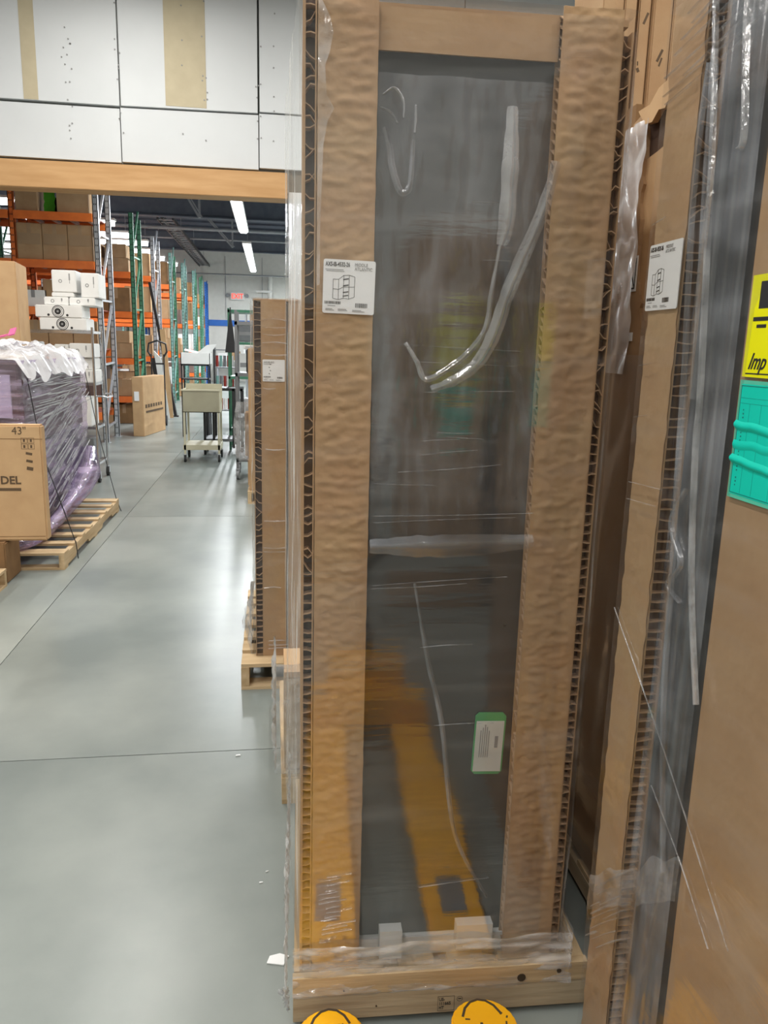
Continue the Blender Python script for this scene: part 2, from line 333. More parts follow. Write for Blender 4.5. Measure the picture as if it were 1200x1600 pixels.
# ------------------------------------------------------------------ pallets
def pallet(loc, rz, L, W, H, nb, label, closed='x', mt='wood', mt2='woody', group=None):
    """stringers run along local x; deck boards along local y"""
    t = thing('wooden_pallet', label, 'pallet', loc, rz, group)
    tb = .017
    for k in range(3):
        y = [0, W/2-.019, W-.038][k]
        # notched stringer
        p = [(0, tb), (L*.16, tb), (L*.18, tb+.03), (L*.36, tb+.03), (L*.38, tb), (L*.62, tb), (L*.64, tb+.03), (L*.82, tb+.03), (L*.84, tb), (L, tb), (L, H-tb), (0, H-tb)]
        MB().prism(p, y, y+.038).build('stringer', M[mt], t)
    for k in range(nb):
        wd = (.13 if k in (0, nb-1) else .09); x = (L-wd)*k/(nb-1)
        MB().obox((x+wd/2, W/2, H-tb/2), (wd, W+random.uniform(-.006, .004), tb), (0, 0, random.uniform(-.006, .006))).build('deck_board', M[mt2], t)
    for k in range(3):
        wd = .1; x = (L-wd)*k/2
        MB().box((x, 0, 0), (x+wd, W, tb)).build('bottom_board', M[mt2], t)
    return t

# ------------------------------------------------------------------ honeycomb + dented boards
def honeycomb(parent, o, wv, dv, L, pitch=.02, chaos=(), zz=False, depth=.03, name='honeycomb_core', seed=1):
    """open cells between two liners: o = lower corner, wv = vector across, dv = vector into the board"""
    r = random.Random(seed); m = MB(); o = Vector(o); wv = Vector(wv); dv = Vector(dv).normalized()*depth; z = .004; up = Vector((0,0,1))
    while z < L-.004:
        ch = any(a <= z <= b for a, b in chaos)
        if zz and not ch: a, b = 0, pitch*.9 * (1 if r.random() < .9 else -.4)
        elif ch: a, b = r.uniform(-.35, .35)*pitch, r.uniform(-.9, .9)*pitch
        else: a, b = r.uniform(-.1, .1)*pitch, r.uniform(-.15, .15)*pitch
        h = .0022; st = r.uniform(.0, .003); bow = r.uniform(-.35, .35)*pitch if ch else r.uniform(-.08, .08)*pitch
        mid = o + wv*.5 + up*(z+(a+b)/2+bow); dn = Vector(dv)
        p0 = o+up*(z+a); p1 = o+wv+up*(z+b); s = dv.normalized()*st
        vs = [p0+s, mid+s, p1+s, p0+dn, mid+dn, p1+dn]; vs += [v+up*h for v in vs]
        m.add(vs, [(0,1,4,3),(1,2,5,4),(6,9,10,7),(7,10,11,8),(0,6,7,1),(1,7,8,2)])
        z += pitch*(r.uniform(.7, 1.5) if ch else r.uniform(.88, 1.12))
    return m.build(name, M['web'], parent, kind='stuff')
def dented(parent, x0, x1, y0, z0, z1, amp=.002, name='front_liner', mt='card_dent', th=.003, fx=22, fz=40, seed=0, wav=.0):
    nx = max(8, int((x1-x0)/.0045)); nzz = max(8, int((z1-z0)/.0042)) if amp > .002 else max(8, int((z1-z0)/.009))
    def f(u, v):
        x = x0+(x1-x0)*u; z = z0+(z1-z0)*v; e = min(1, min(u, 1-u)*8)
        d = (nz(x*55, seed, z*95)*.7+nz(x*24, seed+5, z*62)+nz(x*9, seed+9, z*16)*.6)*amp
        ex = wav*nz(3, seed, z*30)*(abs(u-.5)*2)**4
        return (x+ex*(1 if u > .5 else -1), y0+d*e, z)
    m = MB().grid(nx, nzz, f)
    m.box((x0+.0008, y0+.0025, z0), (x1-.0008, y0+.0025+th, z1))
    o = m.build(name, M[mt], parent)
    for p in o.data.polygons[:nx*nzz]: p.use_smooth = True
    return o

def ribbon(parent, pts, width, name='film_fold', mt='film_fold', y0=-.01, h=.008, plane='xz'):
    """a bunched fold of film following pts (local x, z), tent-shaped in section"""
    m = MB(); P = [Vector((p[0], 0, p[1])) for p in pts]; Q = []
    for i in range(len(P)-1):                      # smooth resample
        a = P[max(i-1, 0)]; b = P[i]; c = P[i+1]; d = P[min(i+2, len(P)-1)]
        for k in range(6):
            t = k/6; Q.append(.5*((2*b)+(c-a)*t+(2*a-5*b+4*c-d)*t*t+(3*b-a-3*c+d)*t**3))
    Q.append(P[-1]); n = len(Q); vs = []; fs = []
    for i, q in enumerate(Q):
        d = (Q[min(i+1, n-1)]-Q[max(i-1, 0)]).normalized(); s = Vector((d.z, 0, -d.x))
        u = i/(n-1); wd = (width if not isinstance(width, (list, tuple)) else width[0]+(width[1]-width[0])*u)*(.35+.65*math.sin(PI*min(max(u, .04), .96))**.5)
        wd *= 1+.25*nz(i*.5, width if not isinstance(width, (list, tuple)) else 1, 0)
        for a, b in ((-.5, 0), (-.28, .55), (-.1, 1), (.12, .8), (.3, .3), (.5, 0)):
            v = q+s*wd*a; vs.append((v.x, y0-h*b, v.z))
    for i in range(n-1):
        for k in range(5): fs.append((i*6+k, i*6+k+1, (i+1)*6+k+1, (i+1)*6+k))
    return m.add(vs, fs).build(name, M[mt], parent, smooth=True)

# ------------------------------------------------------------------ shipping label
def ship_label(parent, x, y, z, W=.104, H=.104, rz=0, ry=0, small=False, kind=1):
    """white printed label facing -y, lower-left corner at (x, y, z)"""
    r = .004; p = []
    for cx, cz, a0 in ((W-r, r, -90), (W-r, H-r, 0), (r, H-r, 90), (r, r, 180)):
        for k in range(4):
            a = math.radians(a0+k*30); p.append((cx+r*math.cos(a), cz+r*math.sin(a)))
    lb = MB().prism(p, -.0008, .0008).build('shipping_label', M['paper'], parent, label='white printed shipping label')
    lb.location = (x, y, z); lb.rotation_euler = (0, ry, 0)
    if small:
        text('AXS-IB-4532', .011, M['ink'], lb, (.006, -.0012, H-.016), sx=.8)
    else:
        text('AXS-IB-4532-26', .0115, M['ink'], lb, (.004, -.0012, H-.013), sx=.64, off=.0002)
        text('MIDDLE', .0088, M['inkgrey'], lb, (.062, -.0012, H-.0115), sx=.85)
        text('ATLANTIC', .0088, M['inkgrey'], lb, (.062, -.0012, H-.0195), sx=.85)
    m = MB(); q = -.0012
    def line(a, b, w_=.0008): m.bar((a[0], q, a[1]), (b[0], q, b[1]), w_, .0002, (0, 1, 0))
    if kind == 1:      # cabinet drawing
        X = (.02, .031, .041, .052, .063); top = (.066, .066, .074, .075, .072); bot = (.029, .027, .03, .029, .033)
        for a, b, c in zip(X, top, bot): line((a, b), (a, c))
        for k in range(4): line((X[k], top[k]), (X[k+1], top[k+1])); line((X[k], bot[k]), (X[k+1], bot[k+1])); line((X[k], (top[k]+bot[k])/2), (X[k+1], (top[k+1]+bot[k+1])/2))
        for zz in (.066, .054, .041, .034): line((.04, zz), (.051, zz+.002), .002)
    else:
        for k in range(4): m.obox((.03+.005*(k % 2), q, .035+k*.014), (.006, .0002, .003), (0, .6, 0))
    r_ = random.Random(3)
    def bars(x0, x1, z0, z1):
        xx = x0
        while xx < x1:
            b = r_.uniform(.0006, .0018); m.box((xx, q-.0001, z0), (min(xx+b, x1), q+.0001, z1)); xx += b+r_.uniform(.0006, .0014)
    bars(.004, .036, .018, .0235); bars(.066, .09, .013, .0215)
    m.build('printed_drawing', M['ink'], lb)
    m2 = MB()
    for x0, x1, zz in ((.004, .04, H-.02), (.006, .042, H-.023), (.01, .026, .014), (.006, .02, .008), (.006, .024, .0055), (.031, .048, .008), (.031, .05, .0055), (.06, .078, .007), (.06, .085, .0045)):
        m2.box((x0, q-.0001, zz), (min(x1, W-.003), q+.0001, zz+.0011))
    m2.build('fine_print', M['inkgrey'], lb)
    return lb

# ------------------------------------------------------------------ main wrapped cabinet
pallet((.047, 1.602, 0), math.radians(-2), .725, .86, .14, 6, 'pale wooden pallet with solid stamped side under the tallest wrapped cabinet', mt='woodgrey')
pm = [o for o in bpy.data.objects if o.name == 'wooden_pallet'][0]
MB().box((-.003, -.022, .088), (.728, -.001, .139)).build('edge_board', M['wood'], pm)
MB().box((-.002, -.021, .018), (.726, -.001, .086)).build('edge_board', M['woodgrey'], pm)
st = MB()
def frame2(m, x0, z0, x1, z1, y, t=.0009):
    m.box((x0, y-.0003, z0), (x1, y, z0+t)).box((x0, y-.0003, z1-t), (x1, y, z1)).box((x0, y-.0003, z0), (x0+t, y, z1)).box((x1-t, y-.0003, z0), (x1, y, z1))
frame2(st, .352, .022, .394, .064, -.0212); st.ring((.407, -.0215, .054), .0065, .0075); st.box((.403, -.0216, .0535), (.411, -.0213, .056))
st.build('stamp_frame', M['ink'], pm)
for s, zz in (('US-', .051), ('111665', .039), ('HT', .027)):
    text(s, .0125, M['ink'], pm, (.355, -.0215, zz), sx=.8, off=.0002, name='stamp_lettering')
mb = MB(); mb.cyl((.655, -.0225, .118), .006, .003, 'y', 8); mb.cyl((.12, -.0225, .1), .002, .003, 'y', 6); mb.cyl((.2, -.0225, .05), .002, .003, 'y', 6); mb.cyl((.56, -.0225, .105), .011, .0025, 'y', 10)
mb.build('knot', M['grime'], pm, kind='stuff')

W_, D_, H_ = .645, .80, 2.128
mc = thing('wrapped_cabinet', 'tallest centre cabinet, dark panel between two brown honeycomb corner boards under clear film', 'packaged cabinet', (.064, 1.606, .14), math.radians(-2))
MB().box((.04, .052, .03), (.605, D_-.01, H_-.02)).build('cabinet_body', M['panel'], mc, bevel=.004)
pn = MB().box((.136, .044, .052), (.5, .052, H_-.08)).build('front_panel', M['panel'], mc)
m = MB()
for x, z in ((.45, 1.69), (.497, 1.4), (.15, 1.2), (.466, .86), (.475, 1.16)): m.cyl((x, .0435, z), .0035, .002, 'y', 10)
m.build('screw_hole', M['hole'], pn)
MB().box((.13, .03, 0), (.505, .05, .05)).build('foam_tray', M['foam'], mc)
MB().box((.19, .0, .018), (.245, .028, .095)).build('foam_block', M['foam'], mc); MB().box((.38, .0, .03), (.47, .028, .1)).build('foam_block', M['foam'], mc)
# left corner board
lb_ = dented(mc, .025, .140, 0, 0, H_, .0032, 'corner_board', seed=1, wav=.001); lb_['label'] = 'left honeycomb cardboard corner board'
MB().box((.026, .034, 0), (.139, .038, H_)).build('back_liner', M['card'], lb_)
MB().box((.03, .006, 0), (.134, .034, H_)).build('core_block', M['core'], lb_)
# left side board: two liners, open cells towards the viewer
sb = MB().box((-.003, -.002, 0), (.0025, D_, H_)).box((.0205, -.001, 0), (.0235, D_, H_)).build('side_board', M['card'], mc)
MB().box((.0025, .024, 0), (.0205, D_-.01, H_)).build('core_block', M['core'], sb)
honeycomb(sb, (.0025, 0, 0), (.018, 0, 0), (0, 1, 0), H_, .0215, chaos=((1.0, 1.5), (1.56, 2.12)), depth=.026, seed=3)
# right corner board with cells on its inner edge
rb_ = dented(mc, .497, .618, 0, 0, H_+.006, .0032, 'corner_board', seed=9, wav=.001); rb_['label'] = 'right honeycomb cardboard corner board'
MB().box((.497, .034, 0), (.618, .038, H_)).build('back_liner', M['card'], rb_)
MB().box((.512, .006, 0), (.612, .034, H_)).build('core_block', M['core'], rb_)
honeycomb(rb_, (.4975, .004, 0), (0, .031, 0), (1, 0, 0), H_, .019, zz=True, depth=.015, seed=5)
sb2 = MB().box((.6185, .003, 0), (.6215, D_, H_-.03)).box((.6385, .004, 0), (.641, D_, H_-.03)).build('side_board', M['card'], mc)
MB().box((.6215, .026, 0), (.6385, D_-.01, H_-.03)).build('core_block', M['core'], sb2)
honeycomb(sb2, (.6215, .003, 0), (.017, 0, 0), (0, 1, 0), H_-.03, .0215, chaos=((1.3, 2.1),), depth=.024, seed=8)
# cross board on top, top cap
dented(mc, .140, .496, .016, 2.040, H_-.012, .0008, 'cross_board', 'card', seed=4)
MB().box((0, .03, H_-.012), (.64, D_, H_)).build('top_board', M['card'], mc)
MB().box((.02, D_-.03, 0), (.62, D_, H_-.02)).build('back_board', M['card'], mc)
ship_label(mc, .0375, -.0035, 1.5475, ry=math.radians(1.2))
# reflected card tag, built as a solid card behind the film on the panel
tg = MB().prism([(.0, .008), (.0, .15), (.008, .158), (.066, .158), (.074, .15), (.074, .008), (.066, 0), (.008, 0)], .038, .043).build('tag_reflection', M['taggreen'], mc, label='reflection of a green edged card tag with small print')
tg.location = (.404, 0, .487); tg.rotation_euler = (0, .03, 0)
MB().box((.003, .036, .008), (.070, .0385, .138)).build('tag_face', M['tagcard'], tg)
mb = MB()
for k in range(5): mb.box((.014+k*.005, .0355, .045), (.016+k*.005, .0362, .045+random.uniform(.055, .085)))
mb.box((.05, .0355, .07), (.058, .0362, .1)); mb.build('fine_print', M['inkgrey'], tg)
# film round the cabinet
def film_front(u, v):
    x = -.004+.652*u; z = -.01+(H_-.0)*v
    y = -.0055 - .0004*abs(nz(x*4, z*18, 1))-.0012*max(0, nz(x*3, z*5, 4)) + .002*math.exp(-((x-.32)/.16)**2)*(.6+nz(x*3, 2, z*3))
    y -= .003*math.exp(-((z-1.05)/.03)**2)*math.exp(-((x-.32)/.16)**4)
    return (x, y, z)
MB().grid(60, 260, film_front).build('stretch_film', M['film'], mc, smooth=True, label='clear stretch film over the front')
def film_left(u, v):
    y = -.004+.84*u; z = .0+2.15*v
    x = -.004-.047*u**.8 - .004*nz(y*5, z*3, 7)-.003*nz(y*20, z*2, 3)
    return (x, y, z)
MB().grid(40, 120, film_left).build('stretch_film', M['film_side'], mc, smooth=True, label='loose clear film on the left side')
def film_right(u, v):
    y = -.004+.84*u; z = .0+2.1*v
    return (.648+.01*math.sin(PI*u)+.006*nz(y*6, z*4, 2), y, z)
MB().grid(30, 80, film_right).build('stretch_film', M['film_side'], mc, smooth=True, label='clear film on the right side')
def film_top(u, v):
    x = -.01+.66*u; y = -.002+.84*v
    return (x, y, H_+.004+.008*abs(nz(x*9, y*9, 1)))
MB().grid(40, 30, film_top).build('stretch_film', M['film_soft'], mc, smooth=True, label='whitish film over the top')
def loose(u, v):
    x = .143+.352*u; z = 1.06+.94*v
    return (x, .012+.010*nz(x*12, z*3.2, 4)+.006*abs(nz(x*26, z*7, 1))+.003*nz(x*60, z*14, 2), z)
MB().grid(70, 110, loose).build('loose_film', M['film_loose'], mc, smooth=True, label='crinkled loose film over the upper dark panel')
ribbon(mc, [(.501, 1.853), (.479, 1.761), (.445, 1.673), (.416, 1.596), (.393, 1.518), (.362, 1.458), (.316, 1.421), (.265, 1.399)], (.034, .026), y0=-.004, h=.005)  # folds along bright streaks, their pale haze standing in for reflected light
ribbon(mc, [(.405, 1.949), (.407, 1.855), (.405, 1.733), (.397, 1.69)], .034, y0=-.004, h=.004, mt='film_fold')
ribbon(mc, [(.395, 1.69), (.382, 1.595), (.375, 1.53), (.347, 1.484), (.301, 1.444), (.253, 1.42), (.233, 1.455), (.208, 1.493)], .013, y0=-.004, h=.004)
ribbon(mc, [(.15, 1.955), (.172, 1.968), (.19, 1.945), (.19, 1.915)], .006, y0=-.006, h=.006, mt='film_crease')
ribbon(mc, [(.146, 1.932), (.165, 1.925), (.18, 1.905)], .005, y0=-.006, h=.006, mt='film_crease')
ribbon(mc, [(.154, 1.898), (.166, 1.86), (.171, 1.829), (.189, 1.783), (.207, 1.795), (.211, 1.878)], .014, y0=-.004, h=.004, mt='film_soft')
ribbon(mc, [(.213, 1.94), (.215, 1.915), (.213, 1.89)], .006, y0=-.006, h=.006, mt='film_crease')
ribbon(mc, [(.142, 1.066), (.23, 1.066), (.316, 1.066), (.40, 1.07), (.499, 1.077)], .05, y0=-.018, h=.012, mt='film_soft')  # pale hazy band stands in for a ceiling light reflection
ribbon(mc, [(.245, .979), (.28, .8), (.319, .641), (.362, .359), (.449, .18)], .012, y0=-.004, h=.004, mt='film_soft')
r_ = random.Random(11)
def crease(z, x0, x1, sl=0, wd=.0016, mt='film_crease'):  # thin pale ribbons standing in for glints on the film
    ribbon(mc, [(x0, z), ((x0+x1)/2, z+sl*(x1-x0)/2+r_.uniform(-.002, .002)), (x1, z+sl*(x1-x0))], wd, 'film_crease', mt, y0=-.007, h=.003)
for z, x0, x1, sl in ((1.769, .33, .39, .03), (1.66, .36, .42, 0), (1.53, .26, .35, 0), (1.489, .19, .45, -.03), (1.455, .22, .44, -.02), (1.393, .25, .44, .03),
                     (1.31, .28, .36, 0), (1.301, .30, .38, -.05), (1.292, .25, .33, .05), (1.262, .25, .37, .1), (1.225, .2, .42, .08), (1.20, .15, .28, -.02), (1.13, .15, .5, .02), (1.115, .15, .46, .04), (.975, .15, .45, .06), (.968, .15, .36, .05), (.83, .26, .38, .05), (.64, .3, .44, .02), (.22, .28, .45, .1)):
    crease(z, x0, x1, sl)
for k in range(16): crease(.08+.012*k+r_.uniform(-.004, .004), .04+r_.uniform(0, .02), .07+r_.uniform(0, .06), .15)
# bubbles of film at the upper left corner of the board
bub = [(-.002, 2.12), (.03, 2.11), (.047, 2.08), (.052, 2.055), (.045, 2.02), (.037, 2.0), (.04, 1.95), (.055, 1.925), (.042, 1.90), (.035, 1.86), (.033, 1.8), (.03, 1.72), (.03, 1.6)]
def film_bub(u, v):
    i = min(int(v*(len(bub)-1)), len(bub)-2); f = v*(len(bub)-1)-i; e = bub[i][0]*(1-f)+bub[i+1][0]*f; z = bub[i][1]*(1-f)+bub[i+1][1]*f
    x = .026+(max(e, .028)-.024)*u
    return (x, -.008-.003*abs(nz(x*60, z*30, 2)), z)
MB().grid(10, 80, film_bub).build('film_edge', M['film_crease'], mc, smooth=True, label='puckered whitish film edge')
# crumpled film skirt at the foot
def skirt(u, v):
    x = -.02+.69*u; z = -.055+.13*v
    bulge = .014*abs(nz(x*7, z*34, 3))+.008*abs(nz(x*16, z*90, 8))
    return (x, -.024-bulge+.012*v, z+.01*nz(x*9, 3, 1))
MB().grid(110, 30, skirt).build('film_skirt', M['film_heavy'], mc, smooth=True, label='crumpled film bunched round the cabinet foot')
def skirt_l(u, v):
    y = -.03+.86*u; z = -.07+.2*v
    return (-.035-.012*abs(nz(y*14, z*18, 5))-.01*nz(y*30, z*40, 2), y, z)
MB().grid(60, 16, skirt_l).build('film_skirt', M['film_heavy'], mc, smooth=True)
def skirt_r(u, v):
    y = -.03+.86*u; z = -.06+.16*v
    return (.662+.012*abs(nz(y*14, z*18, 5)), y, z)
MB().grid(60, 12, skirt_r).build('film_skirt', M['film_heavy'], mc, smooth=True)
m = MB(); m.grid(14, 14, lambda u, v: (-.03-.02*math.sin(PI*u)*v+.012*nz(u*9, v*9, 1), -.03+.03*u, -.09+.05*v+.01*nz(v*9, u*9, 4)))
m.build('film_tuft', M['film_fold'], mc, smooth=True)

# ------------------------------------------------------------------ second cabinet on the right, facing the aisle
c2 = thing('wrapped_cabinet', 'wrapped cabinet at the right edge carrying yellow and teal labels', 'packaged cabinet', (.725, 1.46, 0), -PI/2)
H2 = 2.36
MB().box((.03, .052, .02), (.95, .78, H2-.03)).build('cabinet_body', M['panel'], c2, bevel=.004)
MB().box((.10, .044, .03), (.36, .052, H2-.04)).build('front_panel', M['panel'], c2)
b1 = dented(c2, .0, .115, 0, 0, H2, .0015, 'corner_board', seed=21, wav=.006); b1['label'] = 'left narrow honeycomb corner board'
MB().box((0, .038, 0), (.115, .042, H2)).build('back_liner', M['card'], b1); MB().box((.006, .006, 0), (.1, .038, H2)).build('core_block', M['core'], b1)
hc = honeycomb(b1, (.1145, .004, 0), (0, .035, 0), (-1, 0, 0), H2, .0195, chaos=((1.8, 2.2),), depth=.016, seed=15)
b2 = dented(c2, .335, .98, -.004, 0, H2, .0008, 'corner_board', 'card', seed=31); b2['label'] = 'wide plain cardboard front board'
MB().box((.336, .038, 0), (.98, .042, H2)).build('back_liner', M['card'], b2); MB().box((.345, .006, 0), (.975, .038, H2)).build('core_block', M['core'], b2)
MB().box((-.001, .043, 0), (.003, .8, H2)).build('side_board', M['card'], c2); MB().box((.975, .043, 0), (.98, .8, H2)).build('side_board', M['card'], c2)
MB().box((0, .04, H2-.02), (.98, .8, H2)).build('top_board', M['card'], c2); MB().box((0, .785, 0), (.98, .8, H2-.02)).build('back_board', M['card'], c2)
l2 = ship_label(c2, -.004, -.004, 1.704, W=.121, H=.121)
yl = MB().prism([(0, 0), (.2, -.002), (.2, .152), (0, .149)], -.001, .001).build('yellow_label', M['labyel'], c2, label='bright yellow printed label')
yl.location = (.347, -.0085, 1.592)
MB().box((.022, -.0014, .10), (.075, -.001, .139)).build('black_block', M['ink'], yl)
text('Imp', .034, M['ink'], yl, (.012, -.0014, .012), sx=.8, shear=.5, off=.0004)
m = MB(); m.box((.012, -.0013, .082), (.05, -.001, .088)).box((.022, -.0013, .072), (.045, -.001, .077)).box((.008, -.0013, .004), (.08, -.001, .006)); m.build('fine_print', M['ink'], yl, kind='stuff')
tl = MB().prism([(0, 0), (.21, .0), (.21, .180), (0, .182)], -.001, .001).build('teal_label', M['labteallight'], c2, label='bright teal printed form label')
tl.location = (.345, -.0085, 1.405)
MB().prism([(.006, .006), (.205, .006), (.205, .176), (.006, .176)], -.0014, -.0009).build('form_field', M['labteal'], tl)
m = MB(); frame2(m, .006, .008, .204, .174, -.0014, .0012)
for zz in (.155, .147): m.box((.008, -.0016, zz), (.2, -.0013, zz+.0004))
for x in (.032, .06, .1): m.box((x, -.0016, .01), (x+.0004, -.0013, .147))
for k in range(21):
    if k % 7 != 3: m.box((.0165, -.0017, .02+k*.0058), (.0165+random.choice((.0022, .003)), -.0013, .0225+k*.0058))
m.build('form_print', M['labtealdark'], tl)
m = MB()
for (za, zb, hh) in ((.115, .1, .004), (.062, .04, .005), (.084, .082, .002)):
    pts = []
    m.grid(30, 6, lambda u, v: (.002+.2*u, -.0016-hh*math.sin(PI*v)*(1-.3*u), za+(zb-za)*u+.014*(v-.5)+.003*nz(u*6, za*50, 1)))
m.build('label_wrinkle', M['labteal'], tl, smooth=True)
# film sheet hanging loose over the panel gap
def f2(u, v):
    x = -.004+.99*u; z = .02+(H2)*v
    y = -.009-.0008*nz(x*7, z*9, 2)
    if .11 < x < .36:
        s = math.sin(PI*(x-.11)/.25); y -= .010*s*(1+.8*nz(x*22, z*1.2, 6))
    y -= .01*abs(nz(x*10, z*4, 9))*max(0, 1-z/.7)
    return (x, y, z)
MB().grid(120, 140, f2).build('stretch_film', M['film_flat'], c2, smooth=True, label='clear stretch film over the front')
def f2b(u, v):
    x = .175+.16*u; z = .1+2.2*v
    x += .03*v*(1-u)
    return (x, -.016-.012*abs(nz(x*26, z*.8, 6))-.004*nz(x*60, z*2, 3), z)
MB().grid(50, 90, f2b).build('loose_film', M['film_soft'], c2, smooth=True, label='milky hanging film over the dark panel')
def rib2(pts, wd, mt='film_crease', h=.01, y0=-.02): return ribbon(c2, pts, wd, 'film_fold', mt, y0=y0, h=h)
rib2([(.179, 2.177), (.21, 1.98), (.256, 1.576), (.262, 1.469), (.293, 1.256), (.351, 1.05)], .012)
rib2([(.19, 2.1), (.205, 1.9), (.225, 1.7), (.236, 1.55)], .016, 'film_soft')
rib2([(.18, 2.084), (.17, 1.9), (.2, 1.6), (.21, 1.466), (.23, 1.246), (.25, 1.0), (.31, .7)], .01, 'film_soft')
rib2([(.27, 2.2), (.275, 2.1), (.30, 1.95), (.29, 1.93)], .012)
rib2([(.25, 1.4), (.21, 1.33), (.255, 1.27), (.22, 1.22), (.27, 1.2)], .01, 'film_soft')
for a, b, wd in (((.0, 1.10), (.5, .70), .0008), ((.22, .82), (.45, .66), .0014)):
    rib2([a, ((a[0]+b[0])/2, (a[1]+b[1])/2+.01), b], wd, h=.003, y0=-.012)
for k in range(9):
    z = 2.06+.02*k+r_.uniform(-.008, .008); rib2([(r_.uniform(0, .1), z), (.2, z+.02), (r_.uniform(.24, .34), z+.03)], r_.uniform(.002, .006), h=.005, y0=-.012)  # upper glints of the film, drawn as pale ribbons
for z in (.40, .415, .43, .44, .455, .47, .475, .5, .385, .52, .36): x0_ = r_.uniform(.0, .1); L_ = r_.uniform(.05, .16); rib2([(x0_, z-.1+x0_), (x0_+L_/2, z-.1+x0_+L_*.55), (x0_+L_, z-.1+x0_+L_*1.05)], r_.uniform(.003, .006), h=.004, y0=-.012, mt='film_fold')  # low glints of the film, drawn as pale ribbons
for z in (1.6, 1.86, 1.5, 1.37, 1.335): rib2([(.01, z), (r_.uniform(.06, .16), z+.008)], .002, h=.003, y0=-.012)
MB().grid(40, 16, lambda u, v: (.0+.34*u, -.013-.005*abs(nz(u*5, v*9, 4))-.003*nz(u*14, v*30, 2), .37+.34*u*.86+(.09+.03*nz(u*6, 5, 2))*v+.012*nz(u*9, 2, 1))).build('film_band', M['film_crease'], c2, smooth=True, label='crumpled shiny film band low on the corner')
# ------------------------------------------------------------------ third cabinet, torn, in the gap
pallet((.905, 1.70, 0), PI/2, .95, .85, .12, 6, 'dark weathered pallet in the gap behind the right-hand cabinet', mt='woodgrey')
bpy.data.objects['wooden_pallet.001'].location = (1.76, 1.70, 0)
c3 = thing('wrapped_cabinet', 'torn brown wrapped cabinet standing in the shaded gap on the right', 'packaged cabinet', (.93, 2.60, .12), -PI/2)
# local x: 0 (far) .. .82 (near, y=1.78), front at y=0
H3 = 2.13
def torn(n, x0, z0, x1, z1, a, seed):
    return [(x0+(x1-x0)*k/n+a*nz(k*.7, seed, 0), z0+(z1-z0)*k/n+a*nz(k*.9, seed, 5)) for k in range(n+1)]
MB().box((.01, .02, 0), (.80, .8, H3-.1)).build('carton_body', M['card'], c3)
MB().box((.0, .0, 0), (.56, .018, H3)).build('front_board', M['card_dark'], c3)  # darker cardboard puts the shade of the gap into the colour
poly = [(.56, 0), (.82, 0)] + torn(16, .82, 1.96, .79, 2.0, .006, 3)[:8] + [(.80, 1.98)] + torn(18, .79, 1.7, .74, 1.55, .02, 8) + torn(14, .72, 1.53, .66, 1.70, .02, 4) + torn(14, .65, 1.75, .63, 2.05, .014, 6) + [(.6, 2.09), (.56, 2.08)]
MB().prism(poly, -.004, .012).build('torn_board', M['card'], c3, label='torn honeycomb outer board')
def inner(u, v):
    x = .62+.2*u; z = 1.5+.5*v
    return (x, .006+.006*nz(x*14, z*8, 2)-.010*abs(math.sin(16*(x-.7)+9*(z-1.8)))*u*v, z-.02*(1-u)*v)
MB().grid(20, 40, inner).build('inner_sheet', M['card_light'], c3, label='lighter cardboard showing through the tear')
fp = [(.60, 2.10), (.64, 2.06), (.68, 2.055), (.71, 2.075), (.74, 2.07), (.77, 2.10), (.82, 2.11), (.82, 2.17), (.78, 2.15), (.74, 2.13), (.70, 2.125), (.66, 2.10)]
MB().prism(fp, -.012, .004).build('torn_flap', M['card_light'], c3, label='ragged torn cardboard flap')
MB().box((.6, .012, 1.95), (.82, .3, 2.10)).build('opening_shade', M['core'], c3)  # solid dark block colours in the shade of the torn opening
def sf(u, v):
    x = .50+.16*u+.01*nz(v*14, 3, 0)*u; z = 1.45+.62*v
    return (x, -.01-.015*abs(nz(x*16, z*10, 5)), z)
MB().grid(20, 60, sf).build('stretch_film', M['bagwhite'], c3, smooth=True, label='silvery torn film on the upper far corner')
def sf2(u, v):
    x = .45+.38*u; z = .0+1.5*v
    return (x, -.014-.006*abs(nz(x*6, z*3, 5)), z)
MB().grid(20, 60, sf2).build('stretch_film', M['film'], c3, smooth=True, label='clear film on the lower part')
lb = MB().box((0, -.001, 0), (.105, .001, .088)).build('handling_label', M['paper'], c3, label='white handling label with crossed stack symbol'); lb.location = (.555, -.006, 1.66)
m = MB(); frame2(m, .055, .006, .1, .082, -.0012, .004); m.bar((.057, -.0014, .08), (.098, -.0014, .008), .004, .0004, (0, 1, 0)); m.box((.012, -.0013, .012), (.034, -.001, .016)).box((.012, -.0013, .02), (.034, -.001, .022)).box((.02, -.0013, .05), (.023, -.001, .07)).box((.027, -.0013, .05), (.03, -.001, .07)); m.build('symbol', M['ink'], lb)
lb = MB().box((0, -.001, 0), (.075, .001, .022)).build('small_label', M['paper'], c3, label='small white barcode label'); lb.location = (.59, -.006, 1.535)
m = MB(); m.box((.01, -.0013, .006), (.03, -.001, .015)); m.build('fine_print', M['inkgrey'], lb)
